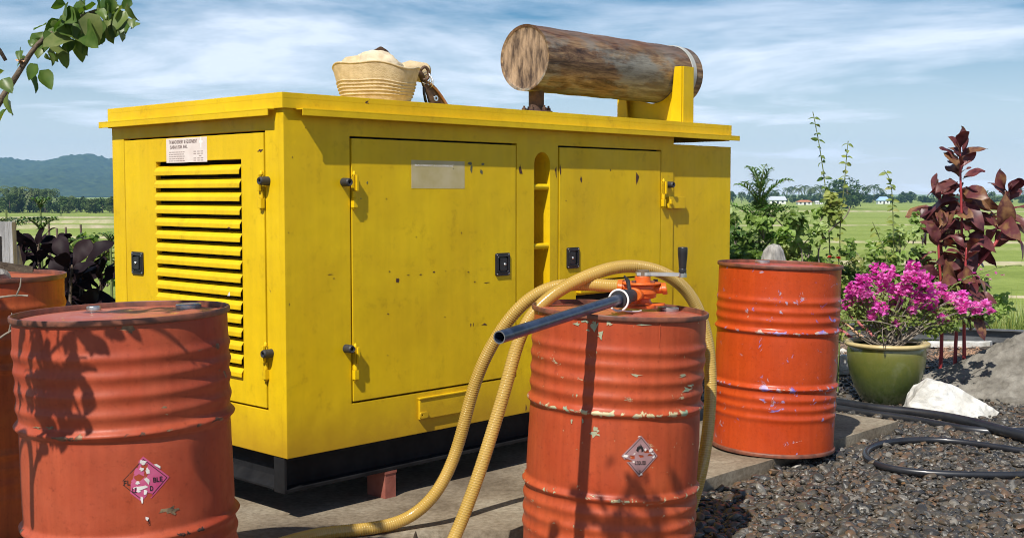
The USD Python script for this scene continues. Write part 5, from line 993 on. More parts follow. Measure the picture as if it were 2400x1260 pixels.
# ---- leafy shrubs
def shrub(name, label, base, blobs, n, Lr, mat, seed, stems=(), stem_mat='twig', cat='shrub', aspect=0.62):
    r_ = np.random.default_rng(seed); t = thing(name, label, cat, base, 0)
    for sp, r0, r1 in stems:
        pth = spline([np.array(q) - base for q in sp], 0.02); part(t, 'stem', tube(pth, np.linspace(r0, r1, len(pth)), 7), M[stem_mat], True)
    tot = sum(b[3] * b[4] * b[4] for b in blobs) if False else None
    for bi, (cx, cy, cd, rx, rz, m_) in enumerate(blobs):
        c = on_d(cx, cy, cd) - base; it = []; k_ = int(n * rx * rz / 0.02)
        twn = max(3, k_ // 26); ends = []
        for j in range(twn):
            d = rdir(r_, -0.5, 1.0); q = c + d * [rx, rx, rz] * r_.uniform(0.3, 1.05); ends.append(q)
        for j in range(k_):
            q = ends[r_.integers(twn)] + r_.normal(0, 1, 3) * [rx * 0.17, rx * 0.17, rz * 0.17]
            Lf = r_.uniform(*Lr); v, f = leaf(Lf, Lf * aspect, r_.uniform(0.1, 0.7), r_.uniform(0.1, 0.4), 0, 0.5, 3, 0); d = rdir(r_, -0.9, 0.3); it.append((orient(v, q, d, 0, to_light(r_)), f))
        part(t, 'foliage', mass(it), M[m_ or mat], True, kind='stuff')
        part(t, 'twigs', cat_([rod(c + [0, 0, -rz * 0.9], e, 0.0035, 0.0015, 5) for e in ends[:14]]), M[stem_mat], True, kind='stuff')
    return t
def gb_(x, d): return on_d(x, 700, d) * [1, 1, 0] + [0, 0, -0.07]
# loose round-leaved shrub with grey crooked stems
B1 = gb_(1905, 7.5)
shrub('round_leaved_shrub', 'loose shrub with small round leaves on crooked grey stems above the orange drum', B1,
    [(1790, 530, 7.4, 0.13, 0.09, None), (1850, 510, 7.5, 0.13, 0.09, None), (1880, 545, 7.5, 0.12, 0.09, None), (1820, 560, 7.4, 0.11, 0.08, None), (1895, 580, 7.5, 0.09, 0.07, None), (1930, 540, 7.5, 0.07, 0.07, None), (1958, 500, 7.5, 0.06, 0.09, 'leaf_yellow'), (1945, 470, 7.5, 0.05, 0.08, 'leaf_yellow'), (1740, 560, 7.4, 0.09, 0.12, 'leaf_mid'), (1760, 600, 7.4, 0.14, 0.10, 'leaf_mid'), (1805, 500, 7.6, 0.10, 0.08, None), (1725, 510, 7.6, 0.08, 0.09, None), (1840, 590, 7.6, 0.14, 0.08, 'leaf_yellow'), (1900, 610, 7.6, 0.13, 0.07, None), (1925, 500, 7.6, 0.06, 0.06, None), (1998, 562, 7.5, 0.03, 0.03, None), (1985, 590, 7.5, 0.05, 0.03, 'leaf_mid')], 230, (0.034, 0.060), 'leaf_light', 61,
    [([B1, on_d(1918, 600, 7.5), on_d(1922, 575, 7.5), on_d(1945, 540, 7.5), on_d(1975, 515, 7.5), on_d(1992, 485, 7.5)], 0.010, 0.004), ([B1 + [-0.12, 0, 0], on_d(1880, 600, 7.5), on_d(1872, 575, 7.5), on_d(1855, 555, 7.5), on_d(1830, 525, 7.5), on_d(1800, 500, 7.5)], 0.010, 0.003), ([on_d(1872, 575, 7.5), on_d(1868, 545, 7.5), on_d(1850, 510, 7.5)], 0.005, 0.002)], aspect=0.8)
# tall stalks with paired leaves
def stalk(label, pts, d, n, Lr, seed, f0=0.0, mat='leaf_mid'):
    r_ = np.random.default_rng(seed); P_ = [on_d(x, y, d) for x, y in pts]; b = np.array([P_[0][0], P_[0][1], -0.07]); t = thing('flower_stalk', label, 'plant', b, 0)
    pth = spline([b] + P_, 0.02) - b; part(t, 'stem', tube(pth, np.linspace(0.0065, 0.0025, len(pth)), 6), M['green_stem'], True)
    for k in range(n):
        f = f0 + (1 - f0) * (k + 0.5) / n; q = pth[int(f * (len(pth) - 1))]; a = k * 2.0 + r_.normal(0, 0.3); Lf = r_.uniform(*Lr) * (1.15 - 0.5 * f)
        for s in (0, math.pi):
            v, ff = leaf(Lf, Lf * 0.48, r_.uniform(0.2, 0.8), 0.3, 0, 0.5, 4, k); part(t, 'leaf', (orient(v, q, (math.cos(a + s), math.sin(a + s), r_.uniform(-0.4, 0.3)), 0, to_light(r_, 0.5)), ff), M[mat], True)
    return t
stalk('tallest thin stalk with sparse paired leaves rising against the sky', [(1945, 600), (1940, 500), (1932, 420), (1920, 340), (1905, 262)], 7.55, 26, (0.055, 0.08), 1, 0.30, 'leaf_branch')
stalk('second tall stalk, right of the tallest, thicker with yellowish leaves low down', [(1968, 600), (1970, 520), (1978, 440), (1984, 370), (1988, 330)], 7.5, 34, (0.055, 0.085), 2, 0.22, 'leaf_yellow')
stalk('leafy stalk bent at its tip, left of the maroon shrub', [(2095, 640), (2094, 560), (2092, 480), (2086, 425), (2072, 400)], 7.6, 34, (0.06, 0.09), 3, 0.2, 'leaf_yellow')
stalk('short leafy stalk leaning left before the round green shrub', [(2080, 620), (2062, 560), (2045, 520)], 7.5, 16, (0.055, 0.085), 4, 0.3, 'leaf_yellow')
B2 = gb_(2090, 7.7)
shrub('dense_green_shrub', 'dense green shrub behind the pink bougainvillea, left of the maroon shrub', B2, [(2110, 560, 7.7, 0.11, 0.12, None), (2090, 600, 7.7, 0.16, 0.10, None), (2030, 620, 7.7, 0.15, 0.09, 'leaf_mid'), (1985, 640, 7.7, 0.12, 0.09, 'leaf_mid'), (2140, 540, 7.8, 0.06, 0.10, None), (2060, 655, 7.6, 0.16, 0.09, 'leaf_mid'), (2120, 640, 7.6, 0.13, 0.10, 'leaf_mid'), (1990, 690, 7.6, 0.10, 0.10, None), (2150, 600, 7.8, 0.08, 0.08, None), (2215, 690, 7.7, 0.12, 0.10, 'leaf_yellow'), (2290, 690, 7.9, 0.14, 0.09, 'leaf_yellow'), (2250, 720, 7.6, 0.14, 0.08, None), (2030, 590, 7.9, 0.12, 0.09, None), (2000, 620, 7.8, 0.14, 0.10, 'leaf_yellow'), (2330, 720, 8.2, 0.16, 0.10, None), (2235, 755, 7.6, 0.13, 0.09, 'leaf_mid'), (2275, 745, 7.7, 0.12, 0.09, None), (2180, 640, 8.1, 0.13, 0.10, None), (2270, 660, 8.3, 0.12, 0.09, 'leaf_yellow')], 240, (0.030, 0.055), 'leaf_light', 63, [([B2, on_d(2095, 640, 7.7), on_d(2105, 560, 7.7)], 0.01, 0.004)])
for (x, y, d, lb) in ((1965, 606, 7.3, 'small bright red flower above the orange drum rim, right of two'), (1943, 604, 7.3, 'dull red flower above the orange drum rim, left of two')):
    b = on_d(x, y, d); t = thing('red_flower', lb, 'flower', b, 0)
    part(t, 'petals', mass([(orient(leaf(0.022, 0.018, 0.3, 0.3)[0], np.zeros(3), rdir(rng, -0.1, 0.9)), leaf()[1]) for k in range(12)]), M['red_petal'], True); part(t, 'stem', tube([[0, 0, 0], [0.02, 0.05, b[2] * -0.4], [0.0, 0.1, -b[2] - 0.06]], 0.003, 5), M['green_stem'], True)
B3 = gb_(200, 8.2)
shrub('sunlit_shrub', 'yellow green shrub in full sun beyond the dark leaved one at left', B3, [(185, 590, 8.2, 0.16, 0.12, None), (225, 610, 8.1, 0.16, 0.12, 'leaf_yellow'), (250, 640, 8.0, 0.12, 0.10, None), (160, 570, 8.4, 0.10, 0.09, 'leaf_mid'), (240, 590, 8.3, 0.12, 0.10, 'leaf_yellow'), (200, 560, 8.5, 0.10, 0.08, 'leaf_mid'), (130, 590, 8.5, 0.14, 0.08, 'leaf_yellow')], 200, (0.035, 0.07), 'leaf_light', 65, [([B3, on_d(210, 600, 8.2)], 0.01, 0.004)])
B4 = gb_(1735, 7.0)
shrub('corner_shrub', 'low green shrub between the generator corner and the orange drum', B4, [(1730, 600, 7.0, 0.10, 0.10, None), (1725, 545, 7.2, 0.06, 0.10, 'leaf_mid'), (1765, 620, 7.0, 0.12, 0.08, None)], 220, (0.03, 0.055), 'leaf_mid', 67)
# ---- glazed pot with the pink bougainvillea
pc = on_z(2090, 950, GRAVEL_Z) + [0.0, 0.12, 0]; dpt = pc[1]
rp = 197 / 2800 * dpt / 2; hp = EYE - (800 - 455) / 2800 * dpt - GRAVEL_Z
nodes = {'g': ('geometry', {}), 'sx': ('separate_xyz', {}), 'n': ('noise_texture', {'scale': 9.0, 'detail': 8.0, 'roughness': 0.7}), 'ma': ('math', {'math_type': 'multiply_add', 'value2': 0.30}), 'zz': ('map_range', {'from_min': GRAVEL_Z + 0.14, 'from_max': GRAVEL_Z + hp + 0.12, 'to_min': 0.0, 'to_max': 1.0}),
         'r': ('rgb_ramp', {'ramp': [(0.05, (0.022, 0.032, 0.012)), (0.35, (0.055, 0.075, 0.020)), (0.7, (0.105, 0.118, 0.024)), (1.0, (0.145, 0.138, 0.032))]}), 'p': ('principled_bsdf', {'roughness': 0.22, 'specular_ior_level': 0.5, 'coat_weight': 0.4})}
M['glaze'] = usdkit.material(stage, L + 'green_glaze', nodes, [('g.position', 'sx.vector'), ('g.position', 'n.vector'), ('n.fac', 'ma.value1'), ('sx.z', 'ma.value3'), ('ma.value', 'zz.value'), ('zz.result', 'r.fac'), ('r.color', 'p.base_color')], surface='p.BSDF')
M['rim_glaze'] = simple('beige_rim', (0.40, 0.31, 0.14), (0.52, 0.42, 0.20), rough=0.4, scale=12)
pot = thing('flower_pot', 'big green glazed flower pot with a beige rim', 'flower pot', pc, 0)
pr = [(0.0001, 0.0), (0.52, 0.0), (0.58, 0.04), (0.72, 0.22), (0.84, 0.45), (0.905, 0.66), (0.915, 0.80), (0.90, 0.90), (0.885, 0.925)]
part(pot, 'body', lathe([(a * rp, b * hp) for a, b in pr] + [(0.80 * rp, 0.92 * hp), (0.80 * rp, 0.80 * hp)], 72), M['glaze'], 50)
part(pot, 'rim', lathe([(0.885 * rp, 0.925 * hp), (0.95 * rp, 0.925 * hp), (0.99 * rp, 0.945 * hp), (1.0 * rp, 0.965 * hp), (0.985 * rp, 0.99 * hp), (0.94 * rp, 1.0 * hp), (0.86 * rp, 0.99 * hp), (0.80 * rp, 0.94 * hp)], 72), M['rim_glaze'], True)
part(pot, 'potting_soil', lathe([(0.0001, 0.90 * hp), (0.81 * rp, 0.88 * hp)], 40), M['soil'])
zb_ = GRAVEL_Z + 0.9 * hp
bg = thing('bougainvillea', 'magenta bougainvillea in bloom spreading over the green pot', 'potted plant', [pc[0], pc[1], zb_], 0); b0 = np.array([pc[0], pc[1], zb_])
r_ = np.random.default_rng(71); fl, lv = [], []
heads = [(2000, 680, .05), (2025, 660, .055), (2060, 640, .06), (2085, 650, .06), (2065, 675, .06), (2100, 690, .05), (2138, 628, .04), (2150, 650, .05), (2125, 655, .035), (2170, 665, .05), (2200, 685, .055), (2185, 700, .05), (2235, 705, .055), (2255, 715, .045), (2285, 718, .04), (2310, 715, .025), (2290, 735, .02), (2255, 730, .015), (2010, 705, .05), (2040, 710, .055), (2060, 725, .05), (1985, 720, .03), (2045, 745, .02), (2100, 712, .04), (2150, 700, .045), (2160, 720, .04), (2140, 730, .03), (2185, 725, .03), (2215, 752, .025), (2205, 745, .02), (2090, 725, .03), (1995, 700, .035), (2030, 685, .05), (2120, 680, .045), (2320, 730, .015), (2102, 757, .012), (2260, 690, .02)]
for (x, y, rr) in heads:
    c = on_d(x, y, dpt + r_.uniform(-0.16, 0.10)) - b0
    stem = spline([np.array([r_.uniform(-.08, .08), r_.uniform(-.06, .06), 0.0]), c * [0.55, 0.55, 0.65], c], 0.03); part(bg, 'stem', tube(stem, np.linspace(0.006, 0.002, len(stem)), 5), M['twig'], True)
    it = []
    for k in range(int(8 + rr * 470)):
        q = c + rdir(r_, -0.8, 1.0) * rr * r_.uniform(0.5, 1.05); d0 = rdir(r_, -0.2, 1.0)
        for j in range(3):
            d = d0 * 0.5 + rdir(r_, -0.5, 0.9); v, f = leaf(r_.uniform(0.022, 0.036), 0.024, 0.2, 0.4, 0, 0.5, 3); it.append((orient(v, q, d, r_.normal(0, 0.5)), f))
    part(bg, 'flower_head', mass(it), M['magenta'], True, kind='stuff')
for (x, y, rx, rz, n_) in ((2000, 730, .12, .07, 110), (2060, 745, .14, .07, 150), (2130, 740, .14, .07, 150), (2190, 745, .14, .06, 130), (2095, 705, .12, .06, 80), (2020, 700, .10, .06, 70), (2170, 690, .10, .06, 70), (2235, 730, .10, .05, 60), (2185, 775, .05, .03, 40), (2075, 775, .10, .04, 60)):
    c = on_d(x, y, dpt) - b0
    for k in range(n_):
        q = c + r_.normal(0, 0.5, 3) * [rx, rx, rz]; v, f = leaf(r_.uniform(0.022, 0.042), 0.02, 0.4, 0.3, 0, 0.5, 3); lv.append((orient(v, q, rdir(r_, -0.8, 0.4), 0, to_light(r_)), f))
part(bg, 'foliage', mass(lv), M['leaf_yellow'], True, kind='stuff')
part(bg, 'dry_twigs', cat_([tube(spline([r_.normal(0, 0.05, 3) * [1, 1, 0] + [0, 0, 0.0], r_.normal(0, 0.10, 3) * [1.4, 1, 0.3] + [0, 0, 0.09], r_.normal(0, 0.15, 3) * [1.5, 1, 0.3] + [0, 0, 0.13]], 0.04), 0.0028, 5) for k in range(26)]), M['twig'], True, kind='stuff')
# thin sprawling plant with tiny pink flowers by the maroon shrub
b = gb_(2230, 7.4); cs = thing('sprawling_plant', 'thin sprawling stem with tiny pink flowers right of the bougainvillea', 'plant', b, 0)
for pts_ in ([(2215, 690), (2250, 660), (2300, 640), (2350, 625), (2395, 622)], [(2250, 660), (2285, 645), (2310, 655)]):
    pth = spline([on_d(x, y, 7.4) - b for x, y in pts_], 0.02); part(cs, 'stem', tube(pth, 0.003, 5), M['green_stem'], True)
    for k in range(16): v, f = leaf(0.035, 0.014, 0.4, 0.3, 0, 1.0, 3); part(cs, 'leaf', (orient(v, pth[rng.integers(len(pth))], rdir(rng, -0.4, 0.6)), f), M['leaf_light'], True)
for (x, y) in ((2250, 655), (2283, 640), (2292, 648), (2335, 640), (2256, 685), (2320, 655), (2350, 645), (2300, 632), (2275, 662), (2315, 645)):
    part(cs, 'flower', mass([(orient(leaf(0.016, 0.012)[0], on_d(x, y, 7.4) - b, rdir(rng, -0.3, 0.9)), leaf()[1]) for k in range(6)]), M['magenta'], True)

# ---- grass along the field edge
def grass(label, n, xr, yr, hr, seed, mats, zf):
    r_ = np.random.default_rng(seed)
    for mi, m_ in enumerate(mats):
        it = []
        for k in range(n // len(mats)):
            x, y = r_.uniform(*xr), r_.uniform(*yr); 
            if meshkit.noise(np.array([x * 1.3, y * 1.3, 3.0]), 4) < 0.38: continue
            h = r_.uniform(*hr); a = r_.uniform(0, 6.28); d = np.array([math.cos(a), math.sin(a), 0]) ; w = np.array([-d[1], d[0], 0]) * 0.004; q = np.array([x, y, zf(x, y)]); b = h * r_.uniform(0.1, 0.6)
            it.append((np.array([q - w, q + w, q + d * b * 0.35 + [0, 0, h * 0.6] - w * 0.7, q + d * b * 0.35 + [0, 0, h * 0.6] + w * 0.7, q + d * b + [0, 0, h]]), np.array([(0, 1, 3), (0, 3, 2), (2, 3, 4)])))
        data(part(None, 'grass', mass(it), M[m_], kind='stuff'), label + (' , green blades' if mi == 0 else ' , dry yellow blades'))
def yz_(x, y):
    e = 10.4 + 0.02 * x; t_ = float(np.clip((y - e) / 4, 0, 1)); t_ = t_ * t_ * (3 - 2 * t_); return -0.08 + t_ * (FIELD_Z - 0.3 + 0.075)
grass('tufts of grass along the field edge at right', 26000, (1.6, 7.0), (10.75, 12.8), (0.15, 0.65), 81, ('leaf_light', 'leaf_yellow'), yz_)
grass('tufts of grass along the field edge at left', 6000, (-6.2, -2.6), (8.6, 11.2), (0.10, 0.35), 83, ('leaf_light', 'leaf_yellow'), yz_)
r_ = np.random.default_rng(87); it = []
for k in range(1500):
    x, y = (r_.normal(1995, 22), r_.normal(815, 18)) if k % 3 == 0 else (r_.normal(2240, 35), r_.normal(832, 12)); q = on_z(x, y, GRAVEL_Z + 0.01); a = r_.uniform(0, 6.28); d = np.array([math.cos(a), math.sin(a), r_.uniform(0, 0.3)]); w = np.array([-d[1], d[0], 0]) * 0.003; l_ = r_.uniform(0.04, 0.10)
    it.append((np.array([q - w, q + w, q + d * l_]), np.array([(0, 1, 2)])))
data(part(None, 'dry_straw', mass(it), M['stick_tan'], kind='stuff'), 'dry brown straw lying beside the flower pot')

r_ = np.random.default_rng(93); it = []
for k in range(70):
    x, y = r_.uniform(1640, 2400), r_.uniform(1010, 1258); q = on_z(x, y, GRAVEL_Z + 0.022); 
    if not prep.contains(Point(q[0], q[1])): continue
    v, f = leaf(r_.uniform(0.015, 0.04), 0.014, 0.6, 0.3, 0.03, 0.5, 4, k); it.append((orient(v, q, rdir(r_, -0.1, 0.2), r_.normal(0, 0.4)), f))
data(part(None, 'fallen_leaves', mass(it), by_random('dead_leaf', [(0.22, 0.12, 0.05), (0.12, 0.07, 0.035), (0.14, 0.19, 0.05), (0.28, 0.20, 0.10)], rough=0.7, trans=0.2), True, kind='stuff'), 'dead and green leaves fallen on the gravel')

# ---- left corner: grey post, stump, thin fence stakes, stones, junk on the back drum's lid
M['grey_wood'] = simple('weathered_wood', (0.20, 0.20, 0.20), (0.42, 0.42, 0.42), rough=0.85, scale=3, detail=9, stretch=(14, 14, 1.5), bump=0.7)
c = on_d(10, 700, 4.9) * [1, 1, 0] + [0, 0, -0.06]; zt = on_d(10, 520, 4.9)[2] + 0.06
gp = thing('grey_post', 'weathered grey timber post at the left edge behind the back drum', 'post', c, 12)
m = bx(-0.045, 0.045, -0.04, 0.04, 0, zt).subdivide().subdivide().subdivide().subdivide(); v = np.array(m.vertices); v[:, 0] += 0.006 * (meshkit.fbm(v * [9, 9, 3], 3, 2) - 0.5) + 0.012 * (zt - v[:, 2]) * np.sign(v[:, 0]); m.vertices = v; part(gp, 'shaft', m, M['grey_wood'])
part(gp, 'split', bx(-0.004, 0.003, -0.0425, -0.036, 0.1, zt * 0.95), M['inside'])
c = on_d(38, 700, 5.0) * [1, 1, 0] + [0, 0, -0.06]; zt = on_d(38, 575, 5.0)[2] + 0.06
whole('broken_stump', warp(tube([[0, 0, 0], [0, 0, zt * 0.6], [0.006, 0, zt * 0.93], [0.012, 0, zt]], [0.032, 0.028, 0.024, 0.006], 9), lambda p: p + c), M['grey_wood'], 'thin broken grey stump beside the grey post', 'stump')
for k, (x, y0) in enumerate(((118, 512), (137, 535), (158, 532), (193, 526))):
    c = on_d(x, 700, 9.2) * [1, 1, 0] + [0, 0, -0.1]; zt = on_d(x, y0, 9.2)[2]
    whole('fence_stake', tube([c, [c[0] + 0.01, c[1], zt * 0.6], [c[0], c[1], zt]], [0.011, 0.010, 0.008], 7), M['bark'], ['thin fence stake nearest the slim pine, leftmost of four', 'short thin fence stake, second from the left of four', 'thin fence stake, third from the left of four', 'thin fence stake nearest the generator, rightmost of four'][k], 'stake', smooth=True)
for k, (x, y, s, lb) in enumerate(((160, 690, .07, 'grey white stone on the ground under the dark shrub, left of two'), (205, 695, .05, 'smaller pale stone under the dark shrub, right of two'))):
    rock('pale_stone', lb, on_z(x, y, -0.07), (s, s * 0.8, s * 0.6), 51 + k, M['white_rock'])
top = DB.base + np.array([0, 0, DH])
bk_ = thing('bark_piece', 'curled dark bark lying on the lid of the back drum', 'bark', top + [0.10, -0.05, 0.0], 20)
part(bk_, 'curl', warp(lathe([(0.045, -0.10), (0.05, 0.0), (0.035, 0.11), (0.03, 0.11), (0.044, 0.0), (0.04, -0.10)], 24), lambda p: np.stack([p[:, 2], p[:, 0] * 1.4, 0.02 + np.abs(p[:, 1]) * 0.55 + 0.012 * np.sin(p[:, 2] * 40)], 1)), M['bark'], 40)
rock('pale_rubble', 'pale broken rubble on the lid of the back drum, beside the bark', top + [0.12, -0.16, -0.02], (0.08, 0.05, 0.04), 57, M['grey_stone'])
for k, (q0, q1, lb) in enumerate((((-5, 697), (66, 693), 'pale dead twig lying across in front of the back drum'), ((-5, 795), (38, 770), 'thin forked dead twig beside the front drum at the left edge'))):
    d = 3.55; a, b = on_d(*q0, d), on_d(*q1, d); tw = thing('dead_twig', lb, 'twig', a, 0)
    pth = spline([a - a + [-0.3, 0.05, 0.02 if k == 0 else -0.08], a - a, (b - a) * 0.5 + [0, 0, 0.003], b - a], 0.02); part(tw, 'stem', tube(pth, np.linspace(0.006, 0.003, len(pth)), 6), M['twig'], True)
    part(tw, 'fork', tube([(b - a) * 0.6, (b - a) * 0.75 + [0.0, 0, 0.03], (b - a) * 0.78 + [0, 0, 0.055]], [0.003, 0.0025, 0.0015], 6), M['twig'], True)

# ------------------------------------------------------------------ far country: bunds, trees, houses, hills
def bund(name, label, pts, w, h, seed):
    P_ = resample([on_z(x, y, FIELD_Z) for x, y in pts], 1.0); d = P_[-1] - P_[0]; d /= np.linalg.norm(d); s = np.array([-d[1], d[0], 0])
    nz = meshkit.fbm(P_ * 0.25 + seed, 4, seed); v = []
    for i, p in enumerate(P_):
        for k, (a, b) in enumerate(((-1, -0.05), (-0.5, 0.75), (0, 1.0), (0.5, 0.75), (1, -0.05))): v.append(p + s * a * w * (0.5 + nz[i]) + [0, 0, b * h * (0.3 + 1.4 * nz[i]) if b > 0 else -0.05])
    struct(name, trimesh.Trimesh(np.array(v), grid_faces(len(P_), 5, False), process=False), M['bund'], True, label)
for k, (pts_, w, h) in enumerate((([(1400, 566), (2500, 571)], 0.40, 0.16), ([(1400, 617), (2500, 622)], 0.42, 0.20), ([(1400, 532), (2500, 526)], 0.5, 0.15), ([(1400, 496), (2500, 497)], 0.9, 0.3), ([(1700, 690), (2600, 700)], 0.16, 0.10), ([(-200, 522), (500, 524)], 0.9, 0.45), ([(-200, 538), (500, 532)], 0.7, 0.4), ([(-200, 556), (500, 560)], 0.45, 0.25), ([(-200, 512), (500, 511)], 1.2, 0.3))):
    bund('field_bund', 'low dry earth bank between rice fields', pts_, w, h, k)
# near green bank under the left shrubs is the yard edge itself
def tree_mesh(seed, w, h, n, card, gaps=0.25):
    r_ = np.random.default_rng(seed); cl = [(rdir(r_, -1.0, 1.0) * [w * 0.34, w * 0.34, h * 0.36] + [0, 0, h * 0.52], r_.uniform(0.55, 1.0)) for k in range(14)]; it = []
    for k in range(n):
        c, rr = cl[r_.integers(len(cl))]; q = c + rdir(r_, -1, 1) * np.array([w, w, h * 0.75]) * 0.27 * rr * r_.uniform(0.55, 1.05); a, b = rdir(r_, -0.6, 1), rdir(r_, -0.6, 0.6); s = card * r_.uniform(0.6, 1.3)
        it.append((np.array([q - a * s, q + b * s * 0.6, q + a * s, q - b * s * 0.6 + [0, 0, -s * 0.3]]), np.array([(0, 1, 2), (0, 2, 3)])))
    return mass(it)
M['tree_far'] = by_random('far_tree_leaves', [(0.045, 0.085, 0.02), (0.08, 0.13, 0.03), (0.03, 0.06, 0.018), (0.11, 0.15, 0.04)], rough=0.7, trans=0.2, vein=0.6, spec=0.2)
M['palm_far'] = by_random('far_palm_leaves', [(0.045, 0.075, 0.022), (0.075, 0.11, 0.03), (0.11, 0.13, 0.05)], rough=0.6, trans=0.15, vein=0.6, spec=0.3)
def far_tree(name, label, cat, loc, w, h, seed, n=420, card=None, mat='tree_far', group=None):
    t = thing(name, label, cat, loc, 0, group); part(t, 'crown', tree_mesh(seed, w, h, n, card or w * 0.11), M[mat])
    part(t, 'trunk', tube([[0, 0, 0], [w * 0.02, 0, h * 0.3], [0, 0.02 * w, h * 0.6]], [w * 0.035, w * 0.028, w * 0.012], 7), M['bark'], True); return t
def palm(label, loc, h, seed, group=None):
    r_ = np.random.default_rng(seed); t = thing('coconut_palm', label, 'palm tree', loc, 0, group); tp = np.array([r_.normal(0, 0.05) * h, 0, h])
    pth = spline([(0, 0, 0), tp * [0.3, 1, 0.5], tp], h / 12); part(t, 'trunk', tube(pth, np.linspace(0.16, 0.10, len(pth)), 6), M['bark'], True); it = []
    for k in range(17):
        a = k * 2.4; el = r_.uniform(-0.3, 1.0); d = np.array([math.cos(a), math.sin(a), 0]); l_ = r_.uniform(2.3, 3.1); up = el
        rib = np.array([tp + d * l_ * f + [0, 0, l_ * (up * f - 0.85 * f * f)] for f in np.linspace(0, 1, 9)]); s = np.array([-d[1], d[0], 0])
        for i in range(8):
            for sg in (-1, 1):
                e = rib[i] + (rib[i + 1] - rib[i]) * 0.6 + s * sg * 0.55 * math.sin(math.pi * (0.15 + 0.8 * i / 8)) + [0, 0, -0.35]; it.append((np.array([rib[i], rib[i + 1], e]), np.array([(0, 1, 2)])))
    part(t, 'crown', mass(it), M['palm_far']); return t
rng = np.random.default_rng(91)
def field_at(x, y): return on_z(x, y, FIELD_Z)
# left tree line
G1, G2, G3, G4 = 'trees of the far line at left', 'palms of the far line at left', 'trees of the far line at right', 'palms of the far line at right'
def size(p, px_): return px_ / 2800 * p[1]
for k, x in enumerate(np.linspace(-25, 300, 30)):
    p = field_at(x + rng.uniform(-5, 5), 500 - rng.uniform(0, 2.5)); hpx = rng.uniform(26, 40) + (10 if x < 110 else 0)
    far_tree('far_tree', 'dark green tree in the line under the blue hills', 'tree', p, size(p, rng.uniform(22, 34)), size(p, hpx), 300 + k, 520, group=G1)
for k, x in enumerate((-8, 22, 40, 44, 70, 78, 92, 106, 112, 160, 180)):
    p = field_at(x, 499 - rng.uniform(0, 3)); palm('palm crown standing out of the tree line under the hills', p, size(p, 50 if x < 115 else 32) * rng.uniform(0.85, 1.1), 340 + k, G2)
p = field_at(144, 509); far_tree('lone_bush', 'lone small bush in the field before the left tree line', 'bush', p, size(p, 9), size(p, 20), 380, 160)
p = field_at(191, 511); rock('white_egret', 'tiny white bird standing in the far left field', p, (0.2, 0.15, 0.3), 61, M['white'], cat='bird', cuts=1) if False else None
# right tree line
for k, x in enumerate(np.linspace(1690, 2440, 46)):
    p = field_at(x + rng.uniform(-6, 6), 476.5 - rng.uniform(0, 2.0)); hpx = rng.uniform(16, 30)
    far_tree('far_tree', 'grey green tree in the line beyond the right field', 'tree', p, size(p, rng.uniform(18, 32)), size(p, hpx), 400 + k, 420, group=G3)
for k, (x, h_) in enumerate(((1846, 36), (1858, 40), (1872, 36), (1885, 42), (1898, 36), (1908, 40), (1920, 42), (1930, 34), (2033, 40), (2048, 44), (2060, 36), (1815, 30), (2390, 34), (1945, 34))):
    p = field_at(x, 476 - rng.uniform(0, 1.5)); palm('palm standing out of the tree line beyond the right field', p, size(p, h_) * 0.9, 460 + k, G4)
p = field_at(1985, 489); rt = far_tree('round_tree', 'round dark tree standing alone in the field behind the tall stalks', 'tree', p, size(p, 92), size(p, 76), 490, 1500, size(p, 4.2))
def house(label, x0, x1, yb, h_wall, roof_h, wall_m, roof_m, gable=True):
    a, b = field_at(x0, yb), field_at(x1, yb); c = (a + b) / 2; w = b[0] - a[0]; hw = size(c, h_wall); rh = size(c, roof_h); dp = w * 0.55; t = thing('farmhouse', label, 'house', c, 0)
    part(t, 'wall', bx(-w / 2, w / 2, 0, dp, 0, hw), wall_m)
    o = 0.06 * w; v = np.array([(-w / 2 - o, -o, hw), (w / 2 + o, -o, hw), (w / 2 + o, dp + o, hw), (-w / 2 - o, dp + o, hw), (-w / 2 + (0 if gable else w * 0.2), dp / 2, hw + rh), (w / 2 - (0 if gable else w * 0.2), dp / 2, hw + rh)]); part(t, 'roof', trimesh.Trimesh(v, [(0, 1, 5), (0, 5, 4), (2, 3, 4), (2, 4, 5), (1, 2, 5), (3, 0, 4), (0, 2, 1), (0, 3, 2)], process=False), roof_m)
    for k in range(3): xx = -w / 2 + w * (0.2 + 0.3 * k); part(t, 'window' if k != 1 else 'door', bx(xx - w * 0.06, xx + w * 0.06, -0.04, 0.02, hw * (0.35 if k != 1 else 0.0), hw * 0.8), M['inside'])
WH = simple('white_house_wall', (0.62, 0.62, 0.60), (0.72, 0.72, 0.70), rough=0.8)
house('white farmhouse with a pale grey roof, leftmost of the far houses', 1804, 1842, 478, 9, 9, WH, simple('pale_roof', (0.42, 0.45, 0.5), rough=0.6))
house('long low farmhouse with an orange roof in the far tree line', 1870, 1903, 480, 7, 4, WH, simple('orange_roof', (0.45, 0.17, 0.08), rough=0.7), False)
house('farmhouse with a light blue roof right of the round tree', 2058, 2086, 478, 8, 9, WH, simple('blue_roof', (0.28, 0.42, 0.62), rough=0.5), False)
house('small house with a white roof between orange roof and tall stalk', 1912, 1928, 479, 5, 3, WH, simple('white_roof', (0.6, 0.6, 0.6), rough=0.6))
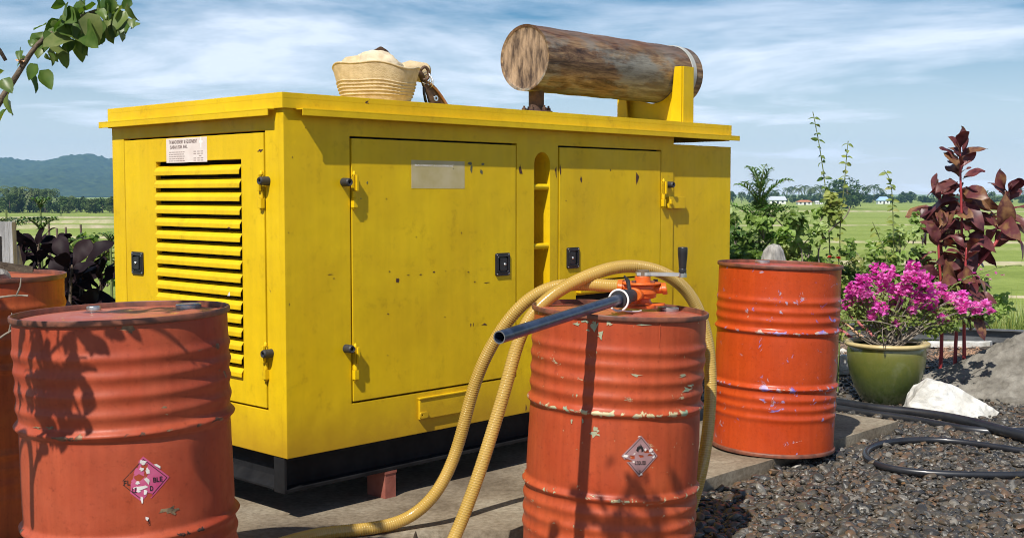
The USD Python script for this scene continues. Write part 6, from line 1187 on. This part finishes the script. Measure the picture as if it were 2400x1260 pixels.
# forested hills
HD = 2200.0
ridge = np.array([(-2500, 410), (-1200, 385), (-500, 360), (-200, 366), (0, 372), (30, 374), (60, 377), (100, 379), (130, 376), (150, 370), (180, 365), (215, 364), (240, 367), (270, 374), (400, 392), (600, 385), (800, 400), (1000, 418), (1200, 436), (1400, 449), (1600, 456), (1700, 462)])
nx, ny = 700, 90
xs = np.linspace(-1500, 1560, nx); tt = np.linspace(0, 1, ny); V = np.zeros((nx, ny, 3))
crest = np.interp(xs, ridge[:, 0], ridge[:, 1])
for j, t_ in enumerate(tt):
    dist = HD * (0.62 + 0.38 * t_); xw = (xs - 1200) / 2800 * HD
    hz = np.array([(455 - c_) / 2800 * HD for c_ in crest]) * (t_ ** 0.75)
    V[:, j] = np.stack([xw * (0.75 + 0.25 * t_), np.full(nx, dist), np.maximum(hz, -3) - 2.0 * (1 - t_)], 1)
f1 = meshkit.fbm(V / [240, 240, 1e9], 4, 5) - 0.5; f2 = meshkit.fbm(V / [13.0, 13.0, 1e9], 3, 6) - 0.5; f3 = np.maximum(0, meshkit.noise(V / [8.0, 8.0, 1e9], 9) - 0.35)
env = np.sin(np.pi * np.clip(np.broadcast_to(tt, (nx, ny)), 0, 1)) ** 0.7
V[..., 2] += f1 * 36 * env + (f2 * 7.0 + f3 * 7.0) * np.clip(np.broadcast_to(tt, (nx, ny)) * 6, 0, 1)
V = np.concatenate([V, (V[:, -1] + [0, 350, -110])[:, None]], 1)
M['forest'] = simple('hill_forest', (0.016, 0.034, 0.014), (0.05, 0.078, 0.026), rough=0.9, scale=0.07, detail=10, spec=0.1, bump=1.0, bscale=0.18)
struct('hills', trimesh.Trimesh(V.reshape(-1, 3), grid_faces(nx, ny + 1, False), process=False), M['forest'], True, 'forested hills fading blue behind the left field')

# ------------------------------------------------------------------ the air
HZ_M = usdkit.material(stage, L + 'thin_haze', {'v': ('principled_volume', {'color': (0.36, 0.68, 1.0), 'density': 0.00024, 'anisotropy': 0.0})}, [], volume='v.volume')
hz_ = part(None, 'haze', bx(-2600, 2600, -300, 2700, FIELD_Z - 1.0, 120.0), HZ_M, kind='stuff', label='thin blue haze over the fields')
